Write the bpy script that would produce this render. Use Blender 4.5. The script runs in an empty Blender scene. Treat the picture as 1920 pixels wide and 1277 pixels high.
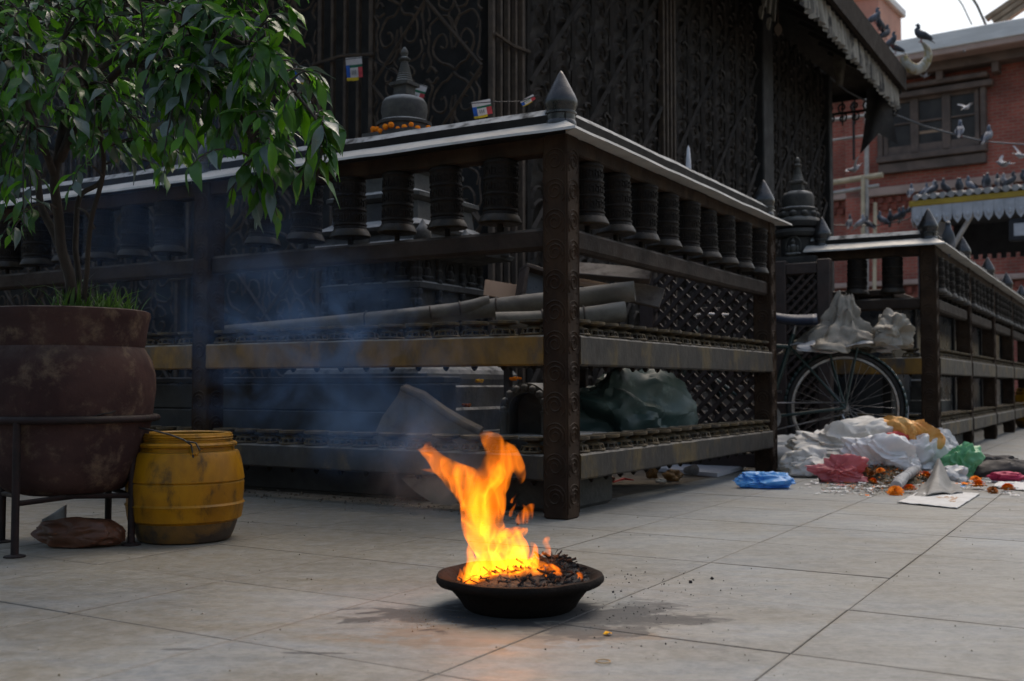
import bpy, bmesh, math, random
import numpy as np
from mathutils import Vector, Matrix, Euler, noise
R = math.radians
rnd = random.Random(11)
SC = bpy.context.scene
COL = SC.collection

# ------------------------------------------------------------------ camera
FPX, CX, CY, CAMH = 2005.0, 960.0, 638.5, 0.5
PITCH = math.atan(84.0 / FPX)
cam_data = bpy.data.cameras.new("camera")
cam = bpy.data.objects.new("camera", cam_data)
COL.objects.link(cam)
cam.location = (0, 0, CAMH)
cam.rotation_euler = (R(90) + PITCH, 0, 0)
cam_data.sensor_width = 36.0
cam_data.lens = 36.0 * FPX / 1920.0
cam_data.clip_start = 0.05
cam_data.clip_end = 600
cam_data.dof.use_dof = True
cam_data.dof.focus_distance = 3.1
cam_data.dof.aperture_fstop = 4.8
SC.camera = cam

# ------------------------------------------------------------------ daylight (overcast)
SUN_EL, SUN_AZ = 62.0, 28.0            # azimuth measured from +Y towards +X
world = bpy.data.worlds.new("World")
SC.world = world
world.use_nodes = True
wn = world.node_tree.nodes
wl = world.node_tree.links
bg = wn["Background"]
sky = wn.new("ShaderNodeTexSky")
sky.sky_type = 'NISHITA'
sky.sun_disc = False
sky.sun_elevation = R(SUN_EL)
sky.sun_rotation = R(SUN_AZ)
sky.air_density = 1.5
sky.dust_density = 6.0
sky.ozone_density = 1.0
wl.new(sky.outputs[0], bg.inputs[0])
bg.inputs[1].default_value = 0.15
sun_d = bpy.data.lights.new("sun", 'SUN')
sun = bpy.data.objects.new("sun", sun_d)
COL.objects.link(sun)
sun_d.energy = 0.5
sun_d.angle = R(30)
sun_d.color = (1.0, 0.96, 0.9)
sun.rotation_euler = (R(90 - SUN_EL), 0, R(180 - SUN_AZ))
SC.view_settings.view_transform = 'Standard'
SC.view_settings.look = 'None'
SC.view_settings.exposure = 0.3
SC.view_settings.gamma = 1.0
SC.view_settings.use_curve_mapping = False
SC.cycles.use_denoising = True
SC.cycles.max_bounces = 8
SC.cycles.transparent_max_bounces = 24
SC.cycles.volume_bounces = 1
SC.cycles.volume_step_rate = 1.0
SC.cycles.volume_max_steps = 256

# ------------------------------------------------------------------ pixel -> world
_c, _s = math.cos(PITCH), math.sin(PITCH)
def ray(px, py):
    a, b = (px - CX) / FPX, (CY - py) / FPX
    return Vector((a, _c - b * _s, _s + b * _c))
EYE = Vector((0, 0, CAMH))
def G(px, py, z=0.0):
    d = ray(px, py); return EYE + d * ((z - CAMH) / d.z)
def P(px, py, Y):
    d = ray(px, py); return EYE + d * (Y / d.y)
ANG = R(59.4)                       # heading of the railing's long side
D2 = Vector((math.cos(ANG), math.sin(ANG), 0))        # to the right and back
D1 = Vector((-math.sin(ANG), math.cos(ANG), 0))       # to the left and back
def PV(px, py, v):
    d = ray(px, py); return EYE + d * (v / d.dot(D2))
def PU(px, py, u):
    d = ray(px, py); return EYE + d * (u / d.dot(D1))
def UV(u, v, z=0.0):
    return D1 * u + D2 * v + Vector((0, 0, z))

# ------------------------------------------------------------------ mesh helpers
class MB:
    def __init__(s): s.v = []; s.f = []; s.m = []
    def add(s, vs, fs, mi=0):
        o = len(s.v)
        s.v.extend([tuple(v) for v in vs])
        for f in fs:
            s.f.append([i + o for i in f]); s.m.append(mi)
    def box(s, c, d, rot=None, mi=0):
        x, y, z = d[0] / 2, d[1] / 2, d[2] / 2
        vs = [Vector((a * x, b * y, e * z)) for a in (-1, 1) for b in (-1, 1) for e in (-1, 1)]
        if rot is not None: vs = [rot @ v for v in vs]
        c = Vector(c)
        s.add([v + c for v in vs], [(0, 1, 3, 2), (4, 6, 7, 5), (0, 4, 5, 1), (2, 3, 7, 6), (0, 2, 6, 4), (1, 5, 7, 3)], mi)
    def cbox(s, c, d, b=0.006, mi=0):          # box with chamfered top and vertical edges
        x, y, z = d[0] / 2, d[1] / 2, d[2] / 2
        def ring(xx, yy, zz, k):
            return [(xx - k, yy, zz), (xx, yy - k, zz), (xx, -yy + k, zz), (xx - k, -yy, zz),
                    (-xx + k, -yy, zz), (-xx, -yy + k, zz), (-xx, yy - k, zz), (-xx + k, yy, zz)]
        rs = [ring(x - b, y - b, -z, b), ring(x, y, -z + b, b), ring(x, y, z - b, b), ring(x - b, y - b, z, b)]
        vs = [Vector(p) + Vector(c) for r in rs for p in r]
        fs = []
        for k in range(3):
            for i in range(8):
                j = (i + 1) % 8
                fs.append((k * 8 + j, k * 8 + i, k * 8 + 8 + i, k * 8 + 8 + j))
        fs.append(tuple(range(24, 32))[::-1]); fs.append(tuple(range(8)))
        s.add(vs, fs, mi)
    def tube(s, pts, rad, n=8, cap=True, mi=0, flat=1.0):
        pts = [Vector(p) for p in pts]
        if not hasattr(rad, '__len__'): rad = [rad] * len(pts)
        o = len(s.v); up = None; N = len(pts)
        for i, p in enumerate(pts):
            t = (pts[min(i + 1, N - 1)] - pts[max(i - 1, 0)])
            t = t.normalized() if t.length > 1e-9 else Vector((0, 0, 1))
            if up is None:
                a = Vector((0, 0, 1)) if abs(t.z) < .9 else Vector((1, 0, 0))
                up = (a - t * a.dot(t)).normalized()
            else:
                up = up - t * up.dot(t)
                up = up.normalized() if up.length > 1e-9 else Vector((1, 0, 0))
            b = t.cross(up)
            for k in range(n):
                an = 2 * math.pi * k / n
                s.v.append(tuple(p + (up * math.cos(an) + b * math.sin(an) * flat) * rad[i]))
        for i in range(N - 1):
            for k in range(n):
                q = (k + 1) % n
                s.f.append([o + i * n + k, o + i * n + q, o + (i + 1) * n + q, o + (i + 1) * n + k]); s.m.append(mi)
        if cap:
            s.f.append([o + k for k in range(n)][::-1]); s.m.append(mi)
            s.f.append([o + (N - 1) * n + k for k in range(n)]); s.m.append(mi)
    def lathe(s, prof, c=(0, 0, 0), n=24, mi=0, rot=None, sq=None):
        o = len(s.v); c = Vector(c)
        for r, z in prof:
            for k in range(n):
                a = 2 * math.pi * (k + (.5 if sq else 0)) / n
                v = Vector((r * math.cos(a), r * math.sin(a), z))
                if rot is not None: v = rot @ v
                s.v.append(tuple(v + c))
        for i in range(len(prof) - 1):
            for k in range(n):
                q = (k + 1) % n
                s.f.append([o + i * n + k, o + i * n + q, o + (i + 1) * n + q, o + (i + 1) * n + k]); s.m.append(mi)
        if prof[0][0] > 1e-6: s.f.append([o + k for k in range(n)][::-1]); s.m.append(mi)
        if prof[-1][0] > 1e-6: s.f.append([o + (len(prof) - 1) * n + k for k in range(n)]); s.m.append(mi)
    def grid(s, fn, nu, nv, mi=0, closed_u=False):
        o = len(s.v)
        for j in range(nv + 1):
            for i in range(nu + 1):
                s.v.append(tuple(fn(i / nu, j / nv)))
        for j in range(nv):
            for i in range(nu):
                a = o + j * (nu + 1) + i
                s.f.append([a, a + 1, a + nu + 2, a + nu + 1]); s.m.append(mi)
    def ball(s, c, r, nu=10, nv=6, mi=0):
        if not hasattr(r, '__len__'): r = (r, r, r)
        prof = []
        o = len(s.v); c = Vector(c)
        for j in range(nv + 1):
            t = math.pi * j / nv
            for k in range(nu):
                a = 2 * math.pi * k / nu
                s.v.append((c.x + r[0] * math.sin(t) * math.cos(a), c.y + r[1] * math.sin(t) * math.sin(a), c.z - r[2] * math.cos(t)))
        for j in range(nv):
            for k in range(nu):
                q = (k + 1) % nu
                s.f.append([o + j * nu + k, o + j * nu + q, o + (j + 1) * nu + q, o + (j + 1) * nu + k]); s.m.append(mi)
    def mesh(s, name, mats, smooth=None, fix=False):
        me = bpy.data.meshes.new(name)
        me.from_pydata(s.v, [], s.f)
        if not isinstance(mats, (list, tuple)): mats = [mats]
        for m in mats: me.materials.append(m)
        if len(mats) > 1: me.polygons.foreach_set("material_index", s.m)
        if fix or smooth is not None:
            bm = bmesh.new(); bm.from_mesh(me)
            if fix:
                bmesh.ops.remove_doubles(bm, verts=bm.verts, dist=1e-6)
                bmesh.ops.recalc_face_normals(bm, faces=bm.faces)
            bm.to_mesh(me); bm.free()
        if smooth is not None:
            me.polygons.foreach_set("use_smooth", [True] * len(me.polygons))
            me.set_sharp_from_angle(angle=R(smooth))
        me.update()
        return me
    def build(s, name, mats, parent=None, loc=(0, 0, 0), rot=(0, 0, 0), smooth=None, fix=False):
        return link(name, s.mesh(name, mats, smooth, fix), parent, loc, rot)

def link(name, me, parent=None, loc=(0, 0, 0), rot=(0, 0, 0), scale=None):
    o = bpy.data.objects.new(name, me)
    COL.objects.link(o)
    o.parent = parent
    o.location = loc; o.rotation_euler = rot
    if scale is not None: o.scale = scale if hasattr(scale, '__len__') else (scale,) * 3
    return o
def tag(o, label=None, cat=None, group=None, kind=None):
    if label: o["label"] = label
    if cat: o["category"] = cat
    if group: o["group"] = group
    if kind: o["kind"] = kind
    return o
def thing(name, label, cat, loc=(0, 0, 0), rz=0.0, group=None, rot=None):
    o = bpy.data.objects.new(name, None)
    COL.objects.link(o)
    o.empty_display_size = 0.1
    o.location = loc; o.rotation_euler = rot if rot is not None else (0, 0, rz)
    return tag(o, label, cat, group)
def copy_tree(o, parent=None):
    c = o.copy(); COL.objects.link(c); c.parent = parent
    for ch in [k for k in o.children]: copy_tree(ch, c)
    return c

# ------------------------------------------------------------------ materials
def pm(name, c1, c2=None, scale=6.0, rough=.75, metal=0.0, bump=.15, bscale=50.0, dust=0.0, dustcol=(.24, .225, .2),
       c3=None, c3scale=2.5, c3lo=.52, c3hi=.62, stretch=(1, 1, 1), transl=0.0, alpha=1.0, spec=.5, rvar=.12, coords='pos', emis=None):
    m = bpy.data.materials.new(name); m.use_nodes = True
    nt = m.node_tree; N = nt.nodes; L = nt.links
    bs = N["Principled BSDF"]; out = N["Material Output"]
    if coords == 'pos':
        g = N.new("ShaderNodeNewGeometry"); src = g.outputs["Position"]
    else:
        g = N.new("ShaderNodeTexCoord"); src = g.outputs["Object"]
    mp = N.new("ShaderNodeMapping"); mp.inputs["Scale"].default_value = stretch
    L.new(src, mp.inputs["Vector"]); vec = mp.outputs[0]
    def nz(sc, det=6, ro=.6, dist=0.0):
        n = N.new("ShaderNodeTexNoise"); n.inputs["Scale"].default_value = sc
        n.inputs["Detail"].default_value = det; n.inputs["Roughness"].default_value = ro
        n.inputs["Distortion"].default_value = dist
        L.new(vec, n.inputs["Vector"]); return n
    def ramp(fac, a, b):
        r = N.new("ShaderNodeMapRange"); r.interpolation_type = 'SMOOTHSTEP'
        r.inputs["From Min"].default_value = a; r.inputs["From Max"].default_value = b
        L.new(fac, r.inputs["Value"]); return r.outputs[0]
    def mix(f, a, b):
        x = N.new("ShaderNodeMix"); x.data_type = 'RGBA'
        if hasattr(f, 'default_value') or True:
            try: L.new(f, x.inputs["Factor"])
            except Exception: x.inputs["Factor"].default_value = f
        for k, q in (("A", a), ("B", b)):
            sock = [i for i in x.inputs if i.name == k and i.type == 'RGBA'][0]
            if isinstance(q, tuple): sock.default_value = (*q, 1)
            else: L.new(q, sock)
        return [o for o in x.outputs if o.type == 'RGBA'][0]
    c2 = c2 or tuple(x * .6 for x in c1)
    n1 = nz(scale, 7, .62, .4)
    col = mix(ramp(n1.outputs[0], .35, .65), c1, c2)
    if c3 is not None:
        n3 = nz(c3scale, 9, .68, .15)
        col = mix(ramp(n3.outputs[0], c3lo, c3hi), col, c3)
    if dust > 0:
        gg = N.new("ShaderNodeNewGeometry"); sx = N.new("ShaderNodeSeparateXYZ")
        L.new(gg.outputs["Normal"], sx.inputs[0])
        up = ramp(sx.outputs[2], .25, .9)
        n4 = nz(14, 5, .6)
        d = ramp(n4.outputs[0], .25, .6)
        mu = N.new("ShaderNodeMath"); mu.operation = 'MULTIPLY'; L.new(up, mu.inputs[0]); L.new(d, mu.inputs[1])
        m2 = N.new("ShaderNodeMath"); m2.operation = 'MULTIPLY'; L.new(mu.outputs[0], m2.inputs[0]); m2.inputs[1].default_value = dust
        col = mix(m2.outputs[0], col, dustcol)
    L.new(col, bs.inputs["Base Color"])
    n5 = nz(scale * 2.3, 4)
    rr = N.new("ShaderNodeMapRange"); L.new(n5.outputs[0], rr.inputs["Value"])
    rr.inputs["From Min"].default_value = .3; rr.inputs["From Max"].default_value = .7
    rr.inputs["To Min"].default_value = max(.02, rough - rvar); rr.inputs["To Max"].default_value = min(1, rough + rvar)
    L.new(rr.outputs[0], bs.inputs["Roughness"])
    bs.inputs["Metallic"].default_value = metal
    bs.inputs["Specular IOR Level"].default_value = spec
    bs.inputs["Alpha"].default_value = alpha
    if bump > 0:
        n6 = nz(bscale, 6, .6)
        bp = N.new("ShaderNodeBump"); bp.inputs["Strength"].default_value = bump; bp.inputs["Distance"].default_value = .01
        L.new(n6.outputs[0], bp.inputs["Height"]); L.new(bp.outputs[0], bs.inputs["Normal"])
    if emis:
        bs.inputs["Emission Color"].default_value = (*emis[0], 1); bs.inputs["Emission Strength"].default_value = emis[1]
    if transl > 0:
        tr = N.new("ShaderNodeBsdfTranslucent"); L.new(col, tr.inputs["Color"])
        ms = N.new("ShaderNodeMixShader"); ms.inputs[0].default_value = transl
        L.new(bs.outputs[0], ms.inputs[1]); L.new(tr.outputs[0], ms.inputs[2]); L.new(ms.outputs[0], out.inputs["Surface"])
    return m

MT = {}
MT['wood'] = pm("dark_carved_wood", (.022, .0132, .0085), (.042, .025, .0145), 9, .75, bump=.25, bscale=70, dust=.55, dustcol=(.085, .068, .052), stretch=(1, 1, .5), spec=.15)
MT['rail'] = pm("dark_rail_wood", (.021, .0145, .0112), (.036, .0255, .0195), 7, .75, bump=.3, bscale=60, dust=.7, dustcol=(.12, .105, .092), spec=.18)
MT['yellowrail'] = pm("worn_yellow_painted_wood", (.19, .095, .007), (.11, .058, .007), 12, .65, bump=.25, bscale=50, dust=.8, dustcol=(.26, .24, .2),
                      c3=(.045, .036, .030), c3scale=3.2, c3lo=.52, c3hi=.66, stretch=(1, 1, .6))
MT['greyrail'] = pm("sooty_grey_painted_wood", (.024, .018, .012), (.0135, .0105, .008), 10, .65, bump=.25, bscale=50, dust=.9, dustcol=(.18, .16, .13),
                    c3=(.085, .056, .014), c3scale=4.5, c3lo=.5, c3hi=.66, stretch=(1, 1, .6))
MT['sheet'] = pm("dull_roof_sheet_metal", (.38, .365, .335), (.49, .47, .43), 5, .55, metal=.1, bump=.12, bscale=25, c3=(.30, .28, .25), c3scale=6, c3lo=.54, c3hi=.72)
MT['ridge'] = pm("dark_ridge_metal", (.014, .0125, .0115), (.022, .020, .018), 8, .8, spec=.12, bump=.15, bscale=30, dust=1.0, dustcol=(.42, .42, .41))
MT['finial'] = pm("polished_dark_metal", (.065, .064, .063), (.04, .04, .041), 14, .32, metal=.7, bump=.1, bscale=45)
MT['bronze'] = pm("blackened_bronze", (.009, .0072, .0062), (.016, .0118, .0085), 25, .6, metal=.1, bump=.25, bscale=120, dust=.4, dustcol=(.06, .05, .04), spec=.14)
MT['brass_rim'] = pm("worn_brass_rim", (.030, .020, .009), (.014, .011, .008), 20, .5, metal=.2, bump=.15, bscale=80, dust=.4, spec=.3)
MT['lamp_metal'] = pm("sooty_brass_lamps", (.085, .055, .018), (.030, .023, .015), 22, .6, metal=.25, bump=.15, bscale=80, dust=.75, dustcol=(.17, .13, .08))
MT['stone'] = pm("grey_weathered_stone", (.062, .059, .050), (.034, .032, .029), 7, .9, bump=.4, bscale=45, dust=.95, dustcol=(.36, .35, .33), c3=(.035, .034, .033), c3scale=4)
MT['stone_dark'] = pm("soot_dark_stone", (.035, .033, .029), (.02, .019, .018), 9, .9, bump=.4, bscale=45, dust=.8, dustcol=(.2, .195, .18))
MT['iron'] = pm("rusty_brown_ironwork", (.075, .054, .039), (.043, .032, .025), 12, .7, bump=.2, bscale=60, dust=.5, dustcol=(.08, .07, .06), spec=.2)
MT['foil'] = pm("dark_embossed_copper", (.024, .020, .0165), (.038, .031, .026), 8, .7, bump=.25, bscale=60, spec=.15)
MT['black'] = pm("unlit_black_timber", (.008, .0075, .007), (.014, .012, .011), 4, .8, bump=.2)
# ------------------------------------------------------------------ ground
DISH = Vector((0.018, 2.43, 0))
def ground_material(name, edges):
    m = bpy.data.materials.new(name); m.use_nodes = True
    nt = m.node_tree; N = nt.nodes; L = nt.links; bs = N["Principled BSDF"]
    geo = N.new("ShaderNodeNewGeometry"); pos = geo.outputs["Position"]
    def mapping(sc, rot=0.0):
        q = N.new("ShaderNodeMapping"); q.inputs["Scale"].default_value = sc; q.inputs["Rotation"].default_value = (0, 0, rot)
        L.new(pos, q.inputs["Vector"]); return q.outputs[0]
    def nz(vec, sc, det=7, ro=.6, dist=0.0):
        n = N.new("ShaderNodeTexNoise"); n.inputs["Scale"].default_value = sc; n.inputs["Detail"].default_value = det
        n.inputs["Roughness"].default_value = ro; n.inputs["Distortion"].default_value = dist
        L.new(vec, n.inputs["Vector"]); return n.outputs[0]
    def sm(f, a, b, lo=0.0, hi=1.0):
        r = N.new("ShaderNodeMapRange"); r.interpolation_type = 'SMOOTHSTEP'
        r.inputs["From Min"].default_value = a; r.inputs["From Max"].default_value = b
        r.inputs["To Min"].default_value = lo; r.inputs["To Max"].default_value = hi
        L.new(f, r.inputs["Value"]); return r.outputs[0]
    def math2(op, a, b):
        x = N.new("ShaderNodeMath"); x.operation = op
        for i, q in enumerate((a, b)):
            if isinstance(q, (int, float)): x.inputs[i].default_value = q
            else: L.new(q, x.inputs[i])
        return x.outputs[0]
    def mix(f, a, b):
        x = N.new("ShaderNodeMix"); x.data_type = 'RGBA'
        if isinstance(f, (int, float)): x.inputs[0].default_value = f
        else: L.new(f, x.inputs[0])
        for k, q in ((6, a), (7, b)):
            if isinstance(q, tuple): x.inputs[k].default_value = (*q, 1)
            else: L.new(q, x.inputs[k])
        return x.outputs[2]
    raw = mapping((1, 1, 1))
    streak = mapping((1.0, 3.2, 1), -ANG * .25)
    info = N.new("ShaderNodeObjectInfo")
    # slate base, each slab a little lighter or darker
    c = mix(sm(nz(streak, 2.2, 8, .65, .6), .36, .64), (.190, .204, .206), (.240, .249, .242))
    c = mix(sm(nz(streak, 9, 8, .7), .42, .68), c, (.195, .212, .226))
    # ochre dust drifts
    dust = sm(nz(raw, 1.15, 9, .66, .8), .44, .60)
    sx = N.new("ShaderNodeSeparateXYZ"); L.new(pos, sx.inputs[0])
    far = sm(sx.outputs[1], 2.15, 3.1)
    left = sm(math2('MULTIPLY', sx.outputs[0], -1.0), -.9, .5)
    near_rail = math2('MULTIPLY', far, left)
    dust = math2('MAXIMUM', math2('MULTIPLY', dust, .45), math2('MULTIPLY', near_rail, sm(nz(raw, 2.6, 8, .65, .5), .18, .50)))
    c = mix(math2('MULTIPLY', dust, .85), c, (.185, .160, .113))
    c = mix(sm(nz(streak, 4.2, 9, .75, .5), .56, .74, 0, .38), c, (.165, .150, .128))
    band = sm(nz(mapping((.55, 1.5, 1), -ANG * .25), 1.7, 8, .62, .7), .40, .60)
    side = sm(sx.outputs[0], .9, -.5, .32, .80)
    c = mix(math2('MULTIPLY', band, side), c, (.174, .152, .110))
    dk = nz(raw, .8, 5, .6, .4)
    dkm = N.new("ShaderNodeMix"); dkm.data_type = 'RGBA'; dkm.blend_type = 'MULTIPLY'; dkm.inputs[0].default_value = 1
    dcc = N.new("ShaderNodeCombineColor"); dv = sm(dk, .3, .7, .80, 1.06)
    for i in range(3): L.new(dv, dcc.inputs[i])
    L.new(c, dkm.inputs[6]); L.new(dcc.outputs[0], dkm.inputs[7]); c = dkm.outputs[2]
    gr = nz(mapping((1, 2.2, 1), -ANG * .25), 55, 5, .75, .2)
    grm = N.new("ShaderNodeMix"); grm.data_type = 'RGBA'; grm.blend_type = 'MULTIPLY'; grm.inputs[0].default_value = 1
    gcc = N.new("ShaderNodeCombineColor"); gv = sm(gr, .3, .7, .78, 1.2)
    for i in range(3): L.new(gv, gcc.inputs[i])
    L.new(c, grm.inputs[6]); L.new(gcc.outputs[0], grm.inputs[7]); c = grm.outputs[2]
    # light scuffs, dark flecks
    c = mix(sm(nz(raw, 38, 4, .6), .62, .72, 0, .35), c, (.31, .30, .28))
    c = mix(sm(nz(raw, 85, 3, .6), .66, .73, 0, .6), c, (.09, .08, .07))
    # per slab tone
    mul = N.new("ShaderNodeMix"); mul.data_type = 'RGBA'; mul.blend_type = 'MULTIPLY'; mul.inputs[0].default_value = 1
    tone = sm(info.outputs["Random"], 0, 1, .92, 1.05)
    comb = N.new("ShaderNodeCombineColor")
    for i in range(3): L.new(tone, comb.inputs[i])
    L.new(c, mul.inputs[6]); L.new(comb.outputs[0], mul.inputs[7]); c = mul.outputs[2]
    # fine mottling, and dirt packed along the slab edges
    c = mix(sm(nz(raw, 24, 7, .7, .4), .40, .62, 0, .30), c, (.30, .295, .275))
    c = mix(sm(nz(streak, 30, 5, .7, .3), .50, .70, 0, .35), c, (.15, .155, .16))
    if edges:
        tcn = N.new("ShaderNodeTexCoord"); sp = N.new("ShaderNodeSeparateXYZ"); L.new(tcn.outputs["Object"], sp.inputs[0])
        ex = math2('SUBTRACT', .2244, math2('ABSOLUTE', sp.outputs[0], 0.0)); ey = math2('SUBTRACT', .2419, math2('ABSOLUTE', sp.outputs[1], 0.0))
        ed = math2('MINIMUM', ex, ey)
        wob = math2('MULTIPLY', math2('SUBTRACT', nz(raw, 20, 6, .7, .5), .44), .055)
        c = mix(sm(math2('SUBTRACT', ed, wob), .006, .0, 0, .28), c, (.150, .125, .095))
        chip = math2('SUBTRACT', ed, math2('MULTIPLY', sm(nz(raw, 46, 4, .6, .3), .60, .75), .012))
        c = mix(sm(chip, .0018, .0, 0, .5), c, (.07, .06, .048))
    # burnt-oil stains spilt round the fire dish
    def blot(cx, cy, rx, ry, strength, seed):
        q = N.new("ShaderNodeMapping"); q.vector_type = 'POINT'
        q.inputs["Location"].default_value = (-cx / rx, -cy / ry, 0); q.inputs["Scale"].default_value = (1 / rx, 1 / ry, 0)
        L.new(pos, q.inputs["Vector"])
        ln = N.new("ShaderNodeVectorMath"); ln.operation = 'LENGTH'; L.new(q.outputs[0], ln.inputs[0])
        n = nz(mapping((1, 1.6, 1)), 9 + seed, 7, .62, .8)
        e = math2('ADD', ln.outputs["Value"], math2('MULTIPLY', math2('SUBTRACT', n, .5), 3.2))
        return sm(e, 1.0, .62, 0, strength)
    st = None
    for bl in ((-.01, 2.34, .21, .14, .85, 0), (-.22, 2.36, .17, .10, .8, 1), (.22, 2.35, .20, .12, .88, 2), (.16, 2.2, .14, .08, .75, 3), (.36, 2.31, .10, .06, .8, 5), (.30, 2.45, .10, .07, .55, 10), (.27, 2.26, .06, .02, .6, 7), (-.62, 2.05, .05, .013, .6, 8), (-.36, 2.02, .08, .010, .7, 9), (.06, 2.15, .05, .02, .4, 4)):
        b = blot(*bl); st = b if st is None else math2('MAXIMUM', st, b)
    st2 = blot(-.02, 2.16, .32, .12, .5, 6)
    c = mix(st2, c, (.17, .115, .07))
    c = mix(st, c, (.04, .04, .042))
    L.new(c, bs.inputs["Base Color"])
    rg = sm(nz(streak, 6, 6, .6), .3, .7, .48, .72)
    L.new(rg, bs.inputs["Roughness"])
    bs.inputs["Specular IOR Level"].default_value = .35
    h = math2('ADD', math2('MULTIPLY', nz(streak, 14, 8, .7), .6), math2('MULTIPLY', nz(raw, 70, 5, .6), .35))
    bp = N.new("ShaderNodeBump"); bp.inputs["Strength"].default_value = .22; bp.inputs["Distance"].default_value = .012
    L.new(h, bp.inputs["Height"]); L.new(bp.outputs[0], bs.inputs["Normal"])
    return m
MT['paving'] = ground_material("dusty_stone_paving", True)
MT['paving_far'] = ground_material("distant_stone_paving", False)
MT['joint'] = pm("packed_dirt", (.09, .076, .058), (.15, .125, .095), 5, .95, bump=.3, bscale=80)

mb = MB(); mb.add([(-150, -150, -.003), (150, -150, -.003), (150, 150, -.0025), (-150, 150, -.003)], [(0, 1, 2, 3)])
ground = mb.build("ground", MT['joint'])
tag(ground, "grey stone slab courtyard paving with dusty joints", kind='structure')
TU, TV = .487, .452
def tile_mesh(w, d):
    t = MB(); b = .0012
    x, y = w / 2, d / 2
    t.add([(-x, -y, -.02), (x, -y, -.02), (x, y, -.02), (-x, y, -.02), (-x, -y, -b), (x, -y, -b), (x, y, -b), (-x, y, -b),
           (-x + b, -y + b, 0), (x - b, -y + b, 0), (x - b, y - b, 0), (-x + b, y - b, 0)],
          [(0, 1, 5, 4), (1, 2, 6, 5), (2, 3, 7, 6), (3, 0, 4, 7), (4, 5, 9, 8), (5, 6, 10, 9), (6, 7, 11, 10), (7, 4, 8, 11), (8, 9, 10, 11)])
    return t
tile_me = tile_mesh(TV - .0028, TU - .0028).mesh("tile", MT['paving'])
cands = []
for iu in range(-40, 50):
    for iv in range(-12, 64):
        u = .58 - .5 * TU + iu * TU; v = 2.0 + .5 * TV + (iv - 6) * TV
        p = UV(u, v)
        if p.y < -2 or p.y > 26 or abs(p.x) > 13: continue
        inv_ = p.y > 1.25 and abs(p.x) / p.y < .56
        if v > 3.75 and u > 2.1: continue           # indoors of the railing: bare dirt
        cands.append((p.y if inv_ else 100 + p.y, u, v))
cands.sort()
far_tiles = MB()
for k, (yy, u, v) in enumerate(cands):
    p = UV(u, v, rnd.uniform(-.0006, .0006))
    rz = ANG + R(rnd.uniform(-.25, .25))
    if k < 290:
        o = link("tile", tile_me, ground, p, (R(rnd.uniform(-.07, .07)), R(rnd.uniform(-.07, .07)), rz))
    else:
        t = tile_mesh(TV - .006, TU - .006); rot = Matrix.Rotation(rz, 4, 'Z')
        far_tiles.add([rot @ Vector(a) + p for a in t.v], t.f)
o = far_tiles.build("distant_tiles", MT['paving_far'], ground); o["kind"] = "stuff"
# ------------------------------------------------------------------ scroll ironwork
def spiral(cx, cy, r0, r1, a0, turns, n=14):
    pts = []
    for i in range(n + 1):
        t = i / n; a = a0 + turns * 2 * math.pi * t
        r = r0 + (r1 - r0) * t
        pts.append((cx + r * math.cos(a), cy + r * math.sin(a)))
    return pts
def scroll_cell(w, h):
    """2D polylines of one ornamental cell, centred on 0, size w x h."""
    L = []
    for sx in (-1, 1):
        def S(pts): return [(sx * x * w, y * h) for x, y in pts]
        L.append(S([(0, -.48), (.10, -.40), (.22, -.36), (.33, -.26), (.36, -.12), (.28, .0), (.17, .0), (.12, -.09), (.16, -.17), (.24, -.15)]))
        L.append(S([(0, .06), (.07, .18), (.20, .25), (.33, .23), (.42, .13), (.40, .02)]))
        L.append(S([(0, .48), (.03, .36), (.12, .31), (.24, .36), (.27, .45), (.19, .48), (.14, .42)]))
        L.append(S([(.02, -.2), (.05, -.05), (.02, .1), (.09, .24), (.04, .34)]))
        L.append(S([(.48, -.45), (.40, -.33), (.46, -.2), (.44, -.05), (.48, .1)]))
        L.append(S([(.48, .2), (.42, .3), (.46, .42)]))
        L.append(S([(.30, -.46), (.38, -.40), (.44, -.46)]))
    return L
def relief_cell(w, h):
    """a leaf scroll: one big hook, a small curl and a stem"""
    L = []
    def S(pts): return [(x * w, y * h) for x, y in pts]
    L.append(S([(-.46, -.5), (-.40, -.2), (-.30, .05), (-.05, .22), (.18, .16), (.24, -.04), (.08, -.16), (-.06, -.06)]))
    L.append(S([(-.34, .0), (-.36, .22), (-.22, .42), (.02, .46), (.12, .36)]))
    L.append(S([(.46, -.5), (.38, -.36), (.18, -.34), (.10, -.44)]))
    L.append(S([(.24, .1), (.40, .26), (.44, .5)]))
    return L
def smooth_line(pts, k=3):
    out = []
    n = len(pts)
    for i in range(n - 1):
        p0 = pts[max(i - 1, 0)]; p1 = pts[i]; p2 = pts[i + 1]; p3 = pts[min(i + 2, n - 1)]
        for j in range(k):
            t = j / k
            out.append(tuple(.5 * ((2 * p1[d]) + (-p0[d] + p2[d]) * t + (2 * p0[d] - 5 * p1[d] + 4 * p2[d] - p3[d]) * t * t
                       + (-p0[d] + 3 * p1[d] - 3 * p2[d] + p3[d]) * t ** 3) for d in (0, 1)))
    out.append(tuple(pts[-1]))
    return out
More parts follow.
